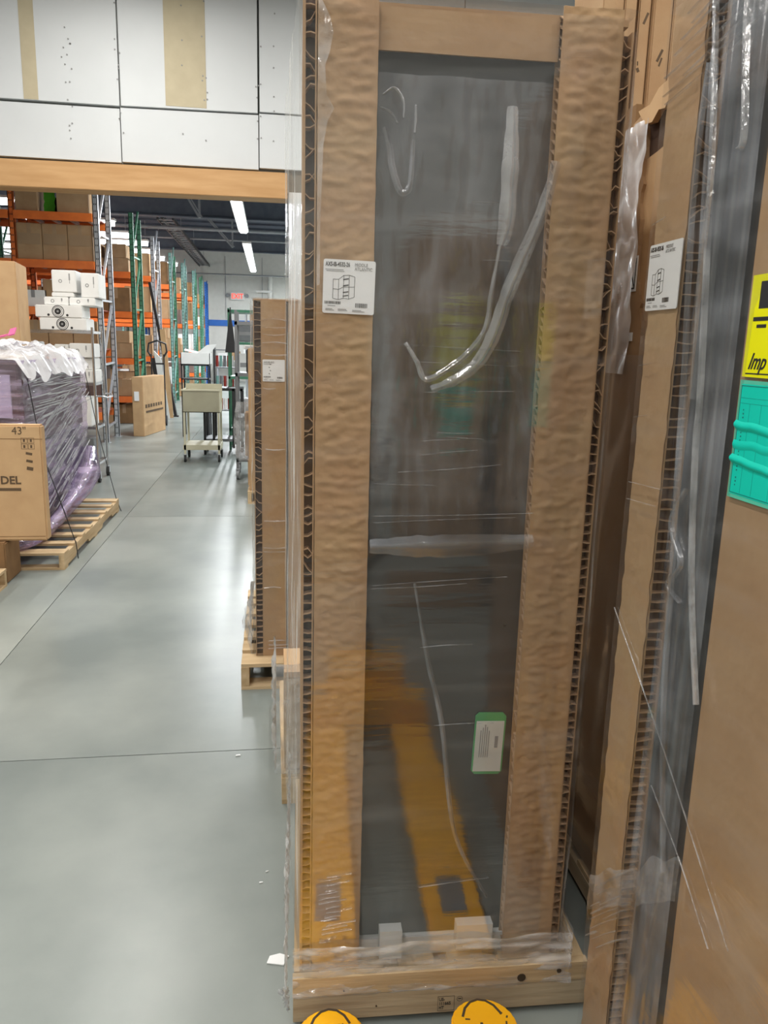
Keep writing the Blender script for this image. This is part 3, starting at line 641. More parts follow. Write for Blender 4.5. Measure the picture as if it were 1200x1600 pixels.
# ------------------------------------------------------------------ tall cartons behind, high up on the right
cb = thing('carton_stack_base', 'large brown carton under the row of tall cartons behind the torn cabinet', 'carton', (1.2, 2.98, .0))
MB().box((0, 0, 0), (1.3, .4, 2.45)).build('carton_body', M['card'], cb, bevel=.01); MB().box((-.001, .17, 0), (.0, .23, 2.45)).build('tape_strip', M['tape'], cb)
xs = [(1.2, 1.28), (1.284, 1.33), (1.348, 1.395), (1.398, 1.47), (1.474, 1.62), (1.624, 1.85)]
names = ['first narrow upright carton from the left', 'second narrow carton from the left', 'slim upright carton beside the dark slot', 'fourth upright carton, smudged grey print', 'fifth upright carton with faint seam', 'rightmost wide upright carton']
for k in range(6):
    x0, x1 = xs[k]
    t = thing('tall_carton', names[k]+' on the high row behind torn cabinet', 'carton', (x0, 2.985+(.02 if k == 2 else 0), 2.45), 0, 'tall cartons on the high row')
    MB().box((0, 0, 0), (x1-x0, .3, 1.1-.02*(k % 3))).build('carton_body', M['card'], t, bevel=.004)
    m = MB()
    for q in range(4): m.obox(((x1-x0)*random.uniform(.2, .8), -.0005, random.uniform(.15, .6)), (random.uniform(.004, .014), .001, random.uniform(.01, .05)), (0, random.uniform(-.5, .5), 0))
    m.build('worn_print', M['inkbrown'], t, kind='stuff')

# ------------------------------------------------------------------ pallet jack in front
jk = thing('pallet_jack', 'yellow pallet jack whose two fork tips reach the centre pallet', 'pallet jack', (0, 0, 0))
def fork(cx, name, tip=1.535):
    pts = []
    n = 12; w2 = .078; L0 = .25
    for k in range(n+1):
        a = PI*k/n; pts.append((cx+w2*math.cos(a)*(1 if True else 1), tip-.075+.075*math.sin(a)))
    pts += [(cx-w2, L0), (cx+w2, L0)]
    f = MB().prism(pts, .03, .085, 'z').build(name, M['jack'], jk, bevel=.006)
    MB().box((cx-.05, 1.22, .01), (cx+.05, 1.36, .0305)).build('load_roller', M['rubber'], f)
    MB().box((cx-.036, 1.19, .083), (cx+.036, 1.36, .0862)).build('roller_slot', M['steelgrey'], f)
    m = MB(); arc = [(cx+.05*math.cos(PI*k/8), tip-.079+.072*math.sin(PI*k/8)) for k in range(1, 8)]
    m.tube([(a, b, .0825) for a, b in arc], .0045, 6)
    for q in range(7): m.obox((cx+random.uniform(-.06, .06), tip-.08+random.uniform(-.05, .03), .0852), (random.uniform(.004, .014), random.uniform(.003, .008), .001), (0, 0, random.uniform(0, 3)))
    m.build('scuff_mark', M['grime'], f, kind='stuff')
fork(.127, 'fork', 1.548); fork(.485, 'fork')
MB().box((.05, .14, .06), (.565, .26, .2)).box((.12, .06, .08), (.49, .15, .34)).build('fork_carriage', M['jack'], jk, bevel=.01)
MB().cyl((.305, .04, .3), .05, .28, 'z', 16).build('hydraulic_pump', M['steelgrey'], jk, smooth=False)
for s in (-1, 1): MB().cyl((.305+s*.06, .0, .09), .09, .05, 'x', 20).build('steer_wheel', M['rubber'], jk)
MB().box((.24, -.03, .08), (.37, .06, .2)).build('axle_block', M['jack'], jk, bevel=.01)
MB().tube([(.305, .0, .3), (.305, -.28, 1.0)], .02, 10).build('handle_shaft', M['black'], jk)
MB().tube([(.305, -.28, 1.0), (.23, -.31, 1.06), (.2, -.34, 1.15), (.23, -.37, 1.22), (.38, -.37, 1.22), (.41, -.34, 1.15), (.38, -.31, 1.06), (.305, -.28, 1.0)], .014, 8).build('handle_loop', M['black'], jk)
# ------------------------------------------------------------------ things behind the viewer (seen as reflections)
rb = thing('wrapped_cabinet', 'brown boxed cabinet behind the viewer with yellow and teal labels', 'packaged cabinet', (.60, -1.95, 0))
MB().box((0, 0, 0), (.78, .45, 2.3)).build('carton_body', M['card'], rb, bevel=.008)
MB().box((.23, .45, 1.49), (.35, .452, 1.80)).build('yellow_label', M['labyel'], rb); MB().box((.24, .45, 1.16), (.36, .452, 1.43)).build('teal_label', M['labteal'], rb)
MB().box((.45, .45, .1), (.62, .454, 2.2)).build('front_panel', M['panel'], rb)
rb = thing('tall_carton', 'plain tall brown carton behind the viewer', 'carton', (-.1, -3.0, 0), .05)
MB().box((0, 0, 0), (.6, .6, 1.9)).build('carton_body', M['card'], rb, bevel=.008); MB().box((.27, .6, 0), (.33, .601, 1.9)).build('tape_strip', M['tape'], rb)

# ------------------------------------------------------------------ middle cabinet and its pallet
pallet((.66, 3.5, 0), PI/2, 1.16, .81, .13, 7, 'pallet with open fork pocket under the half-height wrapped cabinet', mt='wood')
m3 = thing('wrapped_cabinet', 'lower wrapped cabinet with dark cell edge standing just left behind the centre one', 'packaged cabinet', (-.08, 3.6, .13))
H4 = 1.69
MB().box((.02, .04, .01), (.6, .75, H4-.01)).build('cabinet_body', M['panel'], m3)
b = dented(m3, .036, .146, 0, 0, H4, .0012, 'corner_board', seed=41); MB().box((.04, .006, 0), (.14, .036, H4)).build('core_block', M['core'], b)
s4 = MB().box((0, -.002, 0), (.003, .75, H4)).box((.033, -.001, 0), (.036, .75, H4)).build('side_board', M['card'], m3)
MB().box((.003, .02, 0), (.033, .74, H4)).build('core_block', M['core'], s4)
honeycomb(s4, (.003, 0, 0), (.03, 0, 0), (0, 1, 0), H4, .028, chaos=((.4, 1.5),), depth=.022, seed=33)
dented(m3, .156, .61, .004, 0, H4, .0012, 'front_board', seed=44)
MB().box((.0, -.001, H4-.004), (.61, .75, H4+.002)).build('top_board', M['card'], m3)
ship_label(m3, .04, -.003, 1.33, W=.1, H=.098, small=True, kind=2)
MB().grid(40, 90, lambda u, v: (-.006+.625*u, -.006-.006*abs(nz(u*4, v*30, 2)), H4*v)).build('stretch_film', M['film_flat'], m3, smooth=True)
MB().grid(20, 60, lambda u, v: (-.008-.012*math.sin(PI*u)-.008*max(0, nz(u*5, v*20, 3)), -.006+.78*u, H4*v)).build('stretch_film', M['film_side'], m3, smooth=True)
MB().grid(30, 10, lambda u, v: (-.008+.63*u, -.006+.78*v, H4+.006+.01*abs(nz(u*9, v*9, 2)))).build('stretch_film', M['film_fold'], m3, smooth=True)
for z, x0, x1 in ((1.6, .04, .15), (1.57, .04, .15), (1.54, .04, .14), (1.50, .04, .15), (1.45, .05, .15), (1.02, .05, .14), (.68, .04, .14), (.55, .04, .15), (.53, .04, .14), (.08, .06, .15), (.06, .06, .16), (.04, .06, .16), (1.3, .04, .1), (.35, .04, .12)):
    ribbon(m3, [(x0, z), ((x0+x1)/2, z+random.uniform(-.006, .006)), (x1, z)], .007, 'film_crease', 'film_fold', y0=-.01, h=.006)
m = MB(); m.grid(14, 16, lambda u, v: (-.02-.07*(1-v)*u+.02*nz(u*8, v*8, 1), .02+.5*u, -.005+.38*v*(1-.4*u))); m.build('film_tail', M['film_fold'], m3, smooth=True)
# low wrapped stack right behind the centre cabinet
pallet((.03, 2.53, 0), 0, .7, .8, .12, 5, 'pallet just behind the centre cabinet, only its left end showing', mt='wood')
ls = thing('wrapped_stack', 'low film-wrapped load peeking out left behind the centre cabinet', 'wrapped load', (.04, 2.55, .12))
MB().box((.0, 0, 0), (.6, .22, .36)).build('carton_body', M['wood'], ls, bevel=.006)
MB().grid(40, 40, lambda u, v: (-.03+.68*u, -.02-.02*abs(nz(u*9, v*9, 2)), -.0+.42*v+.02*nz(u*8, 1, 3))).build('stretch_film', M['film_fold'], ls, smooth=True)
MB().grid(40, 30, lambda u, v: (-.028-.03*abs(nz(u*7, v*9, 5)), -.02+.28*u, -.0+.42*v+.02*nz(u*8, 1, 3))).build('stretch_film', M['film_fold'], ls, smooth=True)
MB().box((.0, .0, .36), (.6, .22, .38)).build('lid', M['card_light'], ls)
# carton further back, hidden mostly by the middle cabinet
pallet((.5, 8.0, 0), PI/2, 1.1, .75, .13, 6, 'far pallet whose left end shows beyond the half-height cabinet', mt='wood')
t = thing('tall_carton', 'tall plain carton beyond the half-height wrapped cabinet', 'carton', (-.235, 8.05, .13))
MB().box((0, 0, 0), (.7, .9, 1.46)).build('carton_body', M['card'], t, bevel=.008); MB().box((.32, -.001, 0), (.38, 0, 1.46)).build('tape_strip', M['tape'], t)

# ------------------------------------------------------------------ left pallet with violet wrapped stack
pallet((-1.48, 5.62, 0), PI/2, 2.05, 1.2, .125, 8, 'long pale pallet under the violet film stack at left', mt='wood')
ws = thing('wrapped_stack', 'tall stack shrouded in violet stretch film on the left pallet', 'wrapped load', (-2.68, 5.72, .125))
MB().box((.02, .04, .74), (.93, 1.85, 1.32)).build('upper_carton', M['browngoods'], ws, bevel=.01)
MB().box((.04, .08, .1), (.92, 1.82, .74)).build('lower_goods', M['purplegoods'], ws, bevel=.01)
MB().box((.1, .1, 0), (.85, 1.75, .1)).build('base_sheet', M['card_dark'], ws)
MB().box((-.01, .02, .95), (.88, .035, 1.25)).build('paper_sheet', M['paper'], ws)
MB().grid(80, 70, lambda u, v: (.965-.06*(1-v)**3+.012*nz(u*3, v*22+u*9*(1-v), 2)+.006*nz(u*8, v*60, 4), .01+1.88*u, .16*(1-u)*0+.03+1.32*v)).build('stretch_film', M['film_purple'], ws, smooth=True)
MB().grid(50, 60, lambda u, v: (-.02+.985*u, .0+.012*nz(u*3, v*22, 2), .03+1.32*v)).build('stretch_film', M['film_purple'], ws, smooth=True)
m = MB()
rr = random.Random(5)
for k in range(90):   # raised creases on the aisle side
    z = rr.uniform(.15, 1.28); y0 = rr.uniform(.05, 1.2); L = rr.uniform(.25, .9); sl = (0.03 if z > .9 else .28)+rr.uniform(-.04, .05)
    m.bar((.978, y0, z), (.978, y0+L, z+sl*L), .003+.006*rr.random(), .006, (1, 0, 0))
m.build('film_crease', M['film_fold'], ws, kind='stuff')
tail = [(1.0, 1.75, .50), (1.03, 1.5, .33), (1.03, 1.2, .24), (1.02, .8, .16), (1.0, .45, .1), (.98, .22, .06), (.96, .05, .05), (.86, -.02, .05), (.72, -.05, .04)]
MB().tube(tail, [.06, .11, .09, .06, .05, .035, .03, .06, .04], 10).build('film_tail', M['film_purple'], ws, smooth=True)
MB().tube([(a[0]+.01*nz(i, 2), a[1], a[2]+.02) for i, a in enumerate(tail)], [.03, .06, .05, .035, .03, .02, .015, .03, .02], 6).build('film_tail', M['film_fold'], ws, smooth=True)
pb = thing('plastic_bag', 'crumpled white plastic bag with pink print lying on the violet stack', 'bag', (-2.66, 5.75, 1.46))
def bag(u, v):
    x = -.05+1.05*u+(.07*nz(v*9, 3, 1)+.03*nz(v*25, 1, 4))*u**4; y = -.08+1.85*v+.05*nz(u*7, 2, 6)*(1-v)**3; e = min(1, 7*min(u, 1-u), 7*min(v, 1-v))
    return (x, y, .02+e*(.05+.09*abs(nz(x*5, y*3, 1))+.05*abs(nz(x*12, y*8, 6)))-((.12+.10*nz(v*11, 7, 2))*max(0, u-.93)/.07))
MB().grid(60, 60, bag).build('bag_sheet', M['bagwhite'], pb, smooth=False)
MB().grid(30, 20, lambda u, v: (.15+.6*u, .3+.9*v, .12+.07*abs(nz(u*4, v*5, 3))+.03*nz(u*11, v*9, 1))).build('pink_print', M['bagwhite'], pb)
m = MB()
for k in range(16):
    x, y = rr.uniform(.15, .75), rr.uniform(.1, 1.0); m.obox((x, y, .2+rr.uniform(-.03, .02)), (.09, .05, .01), (rr.uniform(-.6, .6), rr.uniform(-.6, .6), rr.uniform(0, 3)))
m.build('pink_scrap', M['pink'], pb, kind='stuff')
# long television carton in front of the stack
tv = thing('television_carton', 'big flat 43 inch brown carton at the left edge, bold letters DEL', 'carton', (-2.62, 5.35, .285))
MB().box((0, 0, 0), (1.115, .09, .785)).build('carton_body', M['card_light'], tv, bevel=.012)
MB().box((0, -.0012, .69), (1.12, .0, .694)).build('lid_edge', M['card_dark'], tv)
MB().box((0, -.0012, .03), (1.10, .0, .034)).build('base_edge', M['card_dark'], tv)
text('43"', .072, M['inkbrown'], tv, (.93, -.0015, .722), sx=.95)
text('DEL', .074, M['inkbrown'], tv, (.838, -.0015, .392), sx=1.0, off=.002)
MB().box((.4, -.0015, .345), (.965, -.0005, .364)).build('printed_bar', M['inkbrown'], tv)
m = MB()
for ix in range(2):
    for iz in range(2): frame2(m, .985+ix*.043, .625+iz*.04, 1.024+ix*.043, .66+iz*.04, -.0008, .002); m.box((.998+ix*.043, -.0014, .633+iz*.04), (1.01+ix*.043, -.0006, .652+iz*.04))
for k in range(3): m.obox((1.03, -.001, .595-k*.05), (.04, .0008, .016 if k < 2 else .022), (0, .2, 0))
m.build('handling_symbol', M['inkbrown'], tv)
MB().box((.02, -.01, .0), (.025, -.001, .01)).build('staple', M['silver'], tv)
un = thing('carton', 'low dark brown carton under the big flat television carton', 'carton', (-2.72, 5.3, 0))
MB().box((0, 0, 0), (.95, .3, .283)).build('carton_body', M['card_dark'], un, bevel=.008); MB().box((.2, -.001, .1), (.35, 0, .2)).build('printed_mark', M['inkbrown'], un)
pallet((-2.95, 4.4, 0), 0, 1.19, .86, .12, 6, 'pallet corner at the left edge, nearest to the viewer', mt='wood')
for (a, lab) in (([(-1.72, 5.82, 1.46), (-1.66, 5.9, .8), (-1.47, 5.93, .12), (-1.46, 5.93, .0)], 'thin black strap down the near side of the violet stack'), ([(-1.70, 7.45, 1.46), (-1.62, 7.6, .75), (-1.5, 7.66, .12), (-1.46, 7.66, .0)], 'thin black strap at the far end of the violet stack')):
    tag(MB().tube(a, .0035, 6).build('strap', M['black']), lab, 'strap')
t = thing('tall_carton', 'tall pale carton at the left edge behind the violet stack', 'carton', (-3.1, 8.2, 0), .12)
MB().box((0, 0, 0), (.64, .6, 2.36)).build('carton_body', M['card_light'], t, bevel=.008); MB().box((.28, -.001, 0), (.34, 0, 2.36)).build('tape_strip', M['tape'], t)

# ------------------------------------------------------------------ wire cart with white equipment boxes
def caster(parent, x, y, r=.05, mt='rubber'):
    c = MB().cyl((x, y, r), r, .03, 'x', 14).build('caster', M[mt], parent)
    MB().box((x-.022, y-.02, r*.8), (x-.017, y+.02, r*2.1)).box((x+.017, y-.02, r*.8), (x+.022, y+.02, r*2.1)).box((x-.022, y-.02, r*2.05), (x+.022, y+.02, r*2.3)).build('caster_fork', M['silver'], c)
def wire_shelf(parent, x0, x1, y0, y1, z, mt='chrome', name='wire_shelf'):
    m = MB(); m.box((x0, y0, z), (x1, y0+.008, z+.03)).box((x0, y1-.008, z), (x1, y1, z+.03)).box((x0, y0, z), (x0+.008, y1, z+.03)).box((x1-.008, y0, z), (x1, y1, z+.03))
    n = int((x1-x0)/.03)
    for k in range(1, n): m.box((x0+(x1-x0)*k/n-.002, y0, z+.022), (x0+(x1-x0)*k/n+.002, y1, z+.027))
    return m.build(name, M[mt], parent)
wc = thing('wire_cart', 'chrome wire shelving cart holding the white equipment boxes', 'cart', (-2.84, 9.3, 0))
for x in (.0, .84):
    for y in (0, .5): MB().cyl((x, y, .94), .014, 1.66, 'z', 10).build('post', M['chrome'], wc); caster(wc, x, y, .055)
for z in (.2, .62, 1.12, 1.7): wire_shelf(wc, 0, .84, 0, .5, z)
MB().tube([(.84, 0, 1.0), (.92, 0, 1.0), (.95, .1, .98), (.95, .4, .98), (.92, .5, 1.0), (.84, .5, 1.0)], .01, 8).build('push_handle', M['chrome'], wc)
def whitebox(x, z, w_, h_, label, y=9.32, d=.4, lens=False, mark=True, rz=0, mt='white'):
    t = thing('equipment_box', label, 'box', (x, y, z), rz, 'white equipment boxes on the wire cart')
    MB().box((0, 0, 0), (w_, d, h_)).build('carton_body', M[mt], t, bevel=.008)
    if lens:
        m = MB(); cx = w_*.48; m.ring((cx, -.001, h_/2), .0, .035); m.ring((cx, -.001, h_/2), .045, .05); m.ring((cx+.003, -.0008, h_/2), .058, .066)
        for s in (-1, 1): m.ring((cx+s*.1, -.001, h_/2-.04), 0, .014, n=10)
        m.build('lens_print', M['ink'], t); m = MB(); m.ring((cx, -.0015, h_/2), .0, .012, n=10); m.build('lens_centre', M['inkgrey'], t)  # grey centre dot belongs to the lens print
    elif mark:
        m = MB(); m.ring((w_*.35, -.001, h_*.5), .012, .02, n=12); m.box((w_*.7, -.001, h_*.55), (w_*.76, 0, h_*.85)); m.box((w_*.72, -.001, h_*.4), (w_*.74, 0, h_*.55)); m.build('printed_mark', M['inkgrey'], t)
    return t
z0 = 1.73
whitebox(-2.56, z0, .50, .135, 'lower white box with round lens print on the wire cart top', lens=True)
whitebox(-2.60, z0+.137, .50, .135, 'upper white box with round lens print on the wire cart top', lens=True)
whitebox(-2.52, z0+.274, .26, .09, 'flat white box on the lens print boxes, left one', y=9.4)
whitebox(-2.25, z0+.274, .28, .09, 'flat white box on the lens print boxes, right one', y=9.4)
whitebox(-2.44, z0+.366, .24, .05, 'thin white box layer below the left cube box', y=9.42, mark=False)
whitebox(-2.43, z0+.418, .26, .24, 'topmost left white cube box on the wire cart', y=9.42)
whitebox(-2.12, z0+.366, .19, .27, 'topmost right white cube box behind the silver upright', y=9.42)
whitebox(-2.42, 1.30+.155, .15, .12, 'small white box under the cart top, left', mark=True)
whitebox(-2.26, 1.30+.13, .25, .16, 'white box under the cart top, right', mark=True)
whitebox(-2.6, 1.15, .36, .145, 'wide grey-white box on the middle wire shelf, left', mark=True)
whitebox(-2.22, 1.15, .22, .145, 'grey-white box on the middle wire shelf, right', mark=True)
whitebox(-2.42, 1.296, .4, .13, 'white box layer on the middle wire shelf', mark=True, y=9.36)
whitebox(-2.78, 1.15, .15, .45, 'upright white box at the left end of the middle wire shelf', mark=False)
whitebox(-2.3, .65, .24, .33, 'white box on the low wire shelf beside the post', mark=False)
whitebox(-2.66, .65, .3, .3, 'dark box on the low wire shelf', mark=False, mt='black')
whitebox(-2.25, .23, .2, .28, 'grey bin on the bottom wire shelf', mark=False, mt='steelgrey')
# ------------------------------------------------------------------ pallet racks
ORD = ['first', 'second', 'third', 'fourth', 'fifth', 'sixth', 'seventh', 'eighth']
def frame(parent, x, y0, y1, h, m1, m2, wd=.08):
    for y in (y0, y1):
        u = MB().box((x-wd, y, 0), (x, y+.012, h)).box((x-.012, y, 0), (x, y+.07, h)).box((x-wd, y, 0), (x-wd+.012, y+.07, h)).build('upright', M[m1 if y == y0 else m2], parent)
        n = int(h/.1); hm = MB()
        for k in range(n):
            hm.box((x-.058, y-.001, .05+k*.1), (x-.046, y+.0005, .075+k*.1)); hm.box((x-.034, y-.001, .05+k*.1), (x-.022, y+.0005, .075+k*.1))
        hm.build('slot_holes', M['hole'], u, kind='stuff')
        MB().box((x-wd-.02, y-.02, 0), (x+.02, y+.1, .012)).build('foot_plate', M[m1], u)
    z = .25; s = 0
    while z < h-.5:
        MB().bar((x-wd/2, y0+.05, z), (x-wd/2, y1, z+.02), .035, .03).build('brace', M[m1], parent)
        MB().bar((x-wd/2, y0+.05, z+.02), (x-wd/2, y1, z+.95), .035, .03).build('brace', M[m1], parent); z += 1.0
def rack(label, x1, bay, nb, y, d, h, m1, m2, levels, left=None):
    t = thing('pallet_rack', label, 'rack', (x1, y, 0))
    for b in range(nb+1):
        frame(t, -b*bay, 0, d, h, (left if (left and b > 0) else m1), (left if (left and b > 0) else m2))
    for z in levels:
        for b in range(nb):
            for yy in (0, d+.02):
                MB().box((-(b+1)*bay+.002, yy-.045, z-.12), (-b*bay-.082, yy, z)).build('beam', M['orange'], t)
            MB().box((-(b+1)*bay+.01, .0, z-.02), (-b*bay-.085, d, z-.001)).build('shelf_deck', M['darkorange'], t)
            for k in range(4): MB().box((-(b+1)*bay+.15+k*(bay-.4)/3, .0, z-.06), (-(b+1)*bay+.2+k*(bay-.4)/3, d, z-.02)).build('deck_support', M['silver'], t)
    return t
rack('near rack with orange beams between an orange and a silver upright', -2.62, 1.22, 3, 13.0, .92, 4.0, 'silver', 'silver', (.5, 1.5, 2.12, 2.82, 3.52), left='orange')
ROWS = [(16.2, 'green', 'green', 4.05), (18.9, 'silver', 'silver', 3.97), (22.1, 'teal', 'green', 3.97), (25.0, 'teal', 'teal', 4.0), (28.4, 'teal', 'green', 4.08), (31.1, 'green', 'teal', 4.08), (33.5, 'blue', 'blue', 4.1)]
LEV = [(.55, 1.3, 2.2, 2.95), (.55, 1.3, 2.3, 3.1), (.5, 1.4, 2.25, 3.15), (.55, 1.3, 2.2, 3.1), (.6, 1.4, 2.4, 3.2), (.5, 1.3, 2.3, 3.1), (.6, 1.4, 2.4, 3.2)]
for k, (y, a, b, h) in enumerate(ROWS):
    lab = {0: 'green rack row, next behind the near orange and silver rack', 6: 'farthest rack row with bright blue end frame'}.get(k, '%s end-frame rack row, %s from the opening' % ({'green': 'green', 'silver': 'silver', 'teal': 'pale green', 'blue': 'blue'}[a], ORD[k+1]))
    rack(lab, -2.63, 2.4, 2, y, .9, h, a, b, LEV[k])
def carton(x, y, z, w_, d, h, label, group, mt='card', tape=True, rz=0, cat='carton', mark=None):
    t = thing('carton', label, cat, (x, y, z), rz, group)
    MB().box((0, 0, 0), (w_, d, h)).build('carton_body', M[mt], t, bevel=.006)
    if tape:
        MB().box((w_*.42, -.001, h*.55), (w_*.58, 0, h)).box((w_*.42, 0, h), (w_*.58, d, h+.001)).build('tape_strip', M['tape' if mt != 'white' else 'inkgrey'], t)
    if mark: MB().box((w_*.06, -.003, h*.42), (w_*.94, -.0015, h*.72)).build('tape_band', M['tape'], t)
    return t
# near rack contents
for k in range(3):
    carton(-3.83+k*.371, 13.02, 2.822, .366, .6, .53, '%s of three equal brown cartons on the middle shelf of the near rack' % ('left', 'middle', 'right')[k], 'three cartons on the near rack', mark=True)
carton(-3.82, 13.02, 3.522, .32, .6, .5, 'brown carton at the left of the near rack top shelf', 'cartons on the near rack top')
carton(-3.22, 13.02, 3.522, .46, .6, .56, 'large brown carton at the right of the near rack top shelf', 'cartons on the near rack top')
t = thing('green_bag', 'bright green plastic bag between cartons on the near rack top', 'bag', (-3.43, 13.1, 3.53))
MB().grid(12, 12, lambda u, v: (.16*u+.02*nz(u*5, v*5, 1), .1*math.sin(PI*u)*(.5-v)*0+.05*v, .3*v+.03*nz(v*6, u*6, 3))).build('bag_body', M['greenbag'], t); MB().cyl((.08, .2, .12), .08, .24, 'z', 12).build('roll', M['black'], t)
for k in range(3): carton(-3.83+k*.37, 13.05, 1.502, .36, .6, .42, '%s brown carton on the near rack shelf behind the wire cart' % ('left', 'middle', 'right')[k], 'cartons behind the wire cart', tape=True)
for k in range(3): carton(-3.83+k*.37, 13.05, 2.122, .35, .6, (.25, .4, .3)[k], '%s carton on the near rack shelf above the wire cart boxes' % ('left', 'middle', 'right')[k], 'cartons above the wire cart', mt=('white', 'card', 'orange')[k] if k < 2 else 'card')
t = thing('orange_bin', 'orange plastic bin on the near rack left of the white boxes', 'bin', (-3.72, 12.6, 1.98)); MB().prism([(0, 0), (.6, 0), (.66, .3), (-.04, .3)], 0, .3).build('bin_body', M['orange'], t, bevel=.01); MB().box((-.06, -.02, .28), (.68, .32, .31)).build('rim', M['orange'], t)
t.location = (-3.3, 13.3, 2.42+.12); bpy.data.objects.remove(bpy.data.objects[t.name]) if False else None
t.location = (-4.6, 13.1, 2.125)
LVN = ['floor-level', 'lowest', 'second', 'third', 'top']
rnd = random.Random(21)
for k, (y, a, b, h) in enumerate(ROWS):
    for li, z in enumerate((0,)+LEV[k]):
        x = -2.73; room = ([LEV[k][li]-z-.17, 9][li == 4] if li < 4 else .62)
        for c in range(4 if k < 4 else 2):
            w_ = rnd.uniform(.36, .58); hh = min(room, rnd.uniform(.25, .6))
            x -= w_+.02
            mt = rnd.choice(['card', 'card', 'card_light', 'card', 'white', 'card_dark', 'browngoods'])
            carton(x, y+.03+rnd.uniform(0, .06), z+.002, w_, .6, hh, '%s carton %s from the aisle, %s shelf, rack row %s' % ({'card': 'brown', 'card_light': 'tan', 'white': 'white', 'card_dark': 'dark brown', 'browngoods': 'grey brown'}[mt], ORD[c], LVN[li], ORD[k+1]), 'cartons on rack row '+ORD[k+1], mt, tape=k < 4)
            if k < 5 and hh < room*.5 and c < 3:
                carton(x+.02, y+.05, z+.004+hh, w_-.06, .5, min(room-hh-.01, rnd.uniform(.15, .3)), '%s carton stacked on another, %s from the aisle, %s shelf, rack row %s' % ('brown', ORD[c], LVN[li], ORD[k+1]), 'upper cartons on rack row '+ORD[k+1], 'card', tape=k < 3)
# clear-wrapped tall roll and lean things at the rack ends
t = thing('display_carton', 'upright brown flat carton standing at the rack ends by the aisle', 'carton', (-2.40, 14.0, 0), 0)
MB().prism([(0, 0), (.19, -.02), (.40, 1.15), (.20, 1.3)], 0, 1.03, 'z').build('carton_body', M['card_light'], t, bevel=.008)
m = MB(); m.box((.04, -.02, .62), (.12, -.008, .78)); m.build('white_label', M['paper'], t)
m = MB()
for q in range(7): m.obox((.215+q*.024, .12+q*.135, .52), (.09, .008, .06), (0, 0, math.radians(79.8)))
m.build('worn_print', M['inkbrown'], t); m = MB(); m.obox((.295, .565, .42), (.95, .008, .035), (0, 0, math.radians(79.8))); m.build('printed_bar', M['inkbrown'], t)
t = thing('steel_pole', 'long black pole leaning against the green rack frame', 'pole', (-2.13, 17.9, 0))
MB().bar((0, 0, 0), (-.48, .1, 2.9), .06, .06).build('shaft', M['black'], t); MB().box((-.06, -.05, 0), (.06, .05, .03)).build('foot', M['black'], t)
t = thing('leaning_panel', 'long white and tan boards leaning beside the black pole', 'boards', (-2.32, 17.3, 0))
MB().prism([(0, 0), (.13, 0), (-.02, 1.3), (-.16, 1.45)], 0, .05).build('white_board', M['white'], t); MB().prism([(.1, .02), (.2, .02), (.08, 1.9), (-.03, 1.9)], .06, .09).build('tan_board', M['card_light'], t)
MB().prism([(-.05, 0), (.02, 0), (-.14, 1.3), (-.22, 1.3)], -.02, 0).build('black_board', M['black'], t)
t = thing('hand_truck', 'dark hand truck with rounded handle parked by the upright flat carton', 'hand truck', (-2.33, 15.9, 0))
for x in (0, .24): MB().cyl((x, 0, .75), .014, 1.3, 'z', 8).build('rail', M['black'], t); MB().cyl((x, .05, .1), .1, .04, 'x', 14).build('wheel', M['rubber'], t)
MB().tube([(0, 0, 1.35), (-.06, 0, 1.45), (-.04, 0, 1.6), (.12, 0, 1.66), (.28, 0, 1.6), (.3, 0, 1.45), (.24, 0, 1.35)], .018, 8).build('handle_loop', M['black'], t); MB().box((0, -.2, .0), (.24, 0, .015)).build('toe_plate', M['black'], t)
for z in (.4, .8, 1.2): MB().box((0, -.01, z), (.24, .01, z+.03)).build('cross_bar', M['black'], t)

# ------------------------------------------------------------------ tool carts in the aisle
tc = thing('tool_cart', 'beige metal tool cart with open tray in the middle of the aisle', 'cart', (-1.22, 10.95, 0))
MB().box((0, 0, .69), (.50, .012, 1.0)).build('front_panel', M['beigedark'], tc); MB().box((0, .0, .69), (.012, .55, 1.0)).build('side_panel', M['beige'], tc)
MB().prism([(0, .69), (.55, .69), (.55, .78), (.2, .84), (.0, .98)], .50, .512, 'x').build('side_panel', M['beige'], tc); MB().box((0, .54, .69), (.512, .55, 1.06)).build('back_panel', M['beige'], tc)
MB().box((0, 0, .69), (.51, .55, .7)).build('tray_floor', M['beigedark'], tc); MB().box((-.008, -.012, .985), (.52, .02, 1.005)).build('rim', M['beige'], tc)
for x in (.012, .475):
    for y in (.0, .52): MB().box((x, y, .1), (x+.028, y+.028, .69)).build('leg', M['beige'], tc); caster(tc, x+.014, y+.014, .05)
MB().box((0, 0, .17), (.51, .55, .24)).build('bottom_shelf', M['beige'], tc)
bc = thing('black_cart', 'black framed cart standing right behind the beige tool cart', 'cart', (-1.0, 11.7, 0))
for x in (.0, .13, .42, .54):
    for y in (0, .45): MB().box((x, y, .1), (x+.035, y+.035, .98)).build('leg', M['black'], bc)
for x in (.0, .54):
    for y in (0, .45): caster(bc, x+.017, y+.017, .05)
MB().box((0, 0, .95), (.58, .49, .99)).build('top_shelf', M['black'], bc); MB().box((0, 0, .2), (.58, .49, .24)).build('bottom_shelf', M['steelgrey'], bc)
gs = thing('black_stand', 'black tubular stand behind the beige cart carrying the open white box', 'stand', (-1.56, 14.0, 0))
for x in (0, .45):
    for y in (0, .4): MB().box((x, y, 0), (x+.025, y+.025, 1.26)).build('leg', M['black'], gs)
for z in (1.24, 1.0, .6): MB().box((0, 0, z), (.475, .425, z+.02)).build('shelf', M['black'], gs)
gb = thing('open_box', 'open white box with paper sheets on the black stand', 'box', (-1.56, 14.0, 1.262))
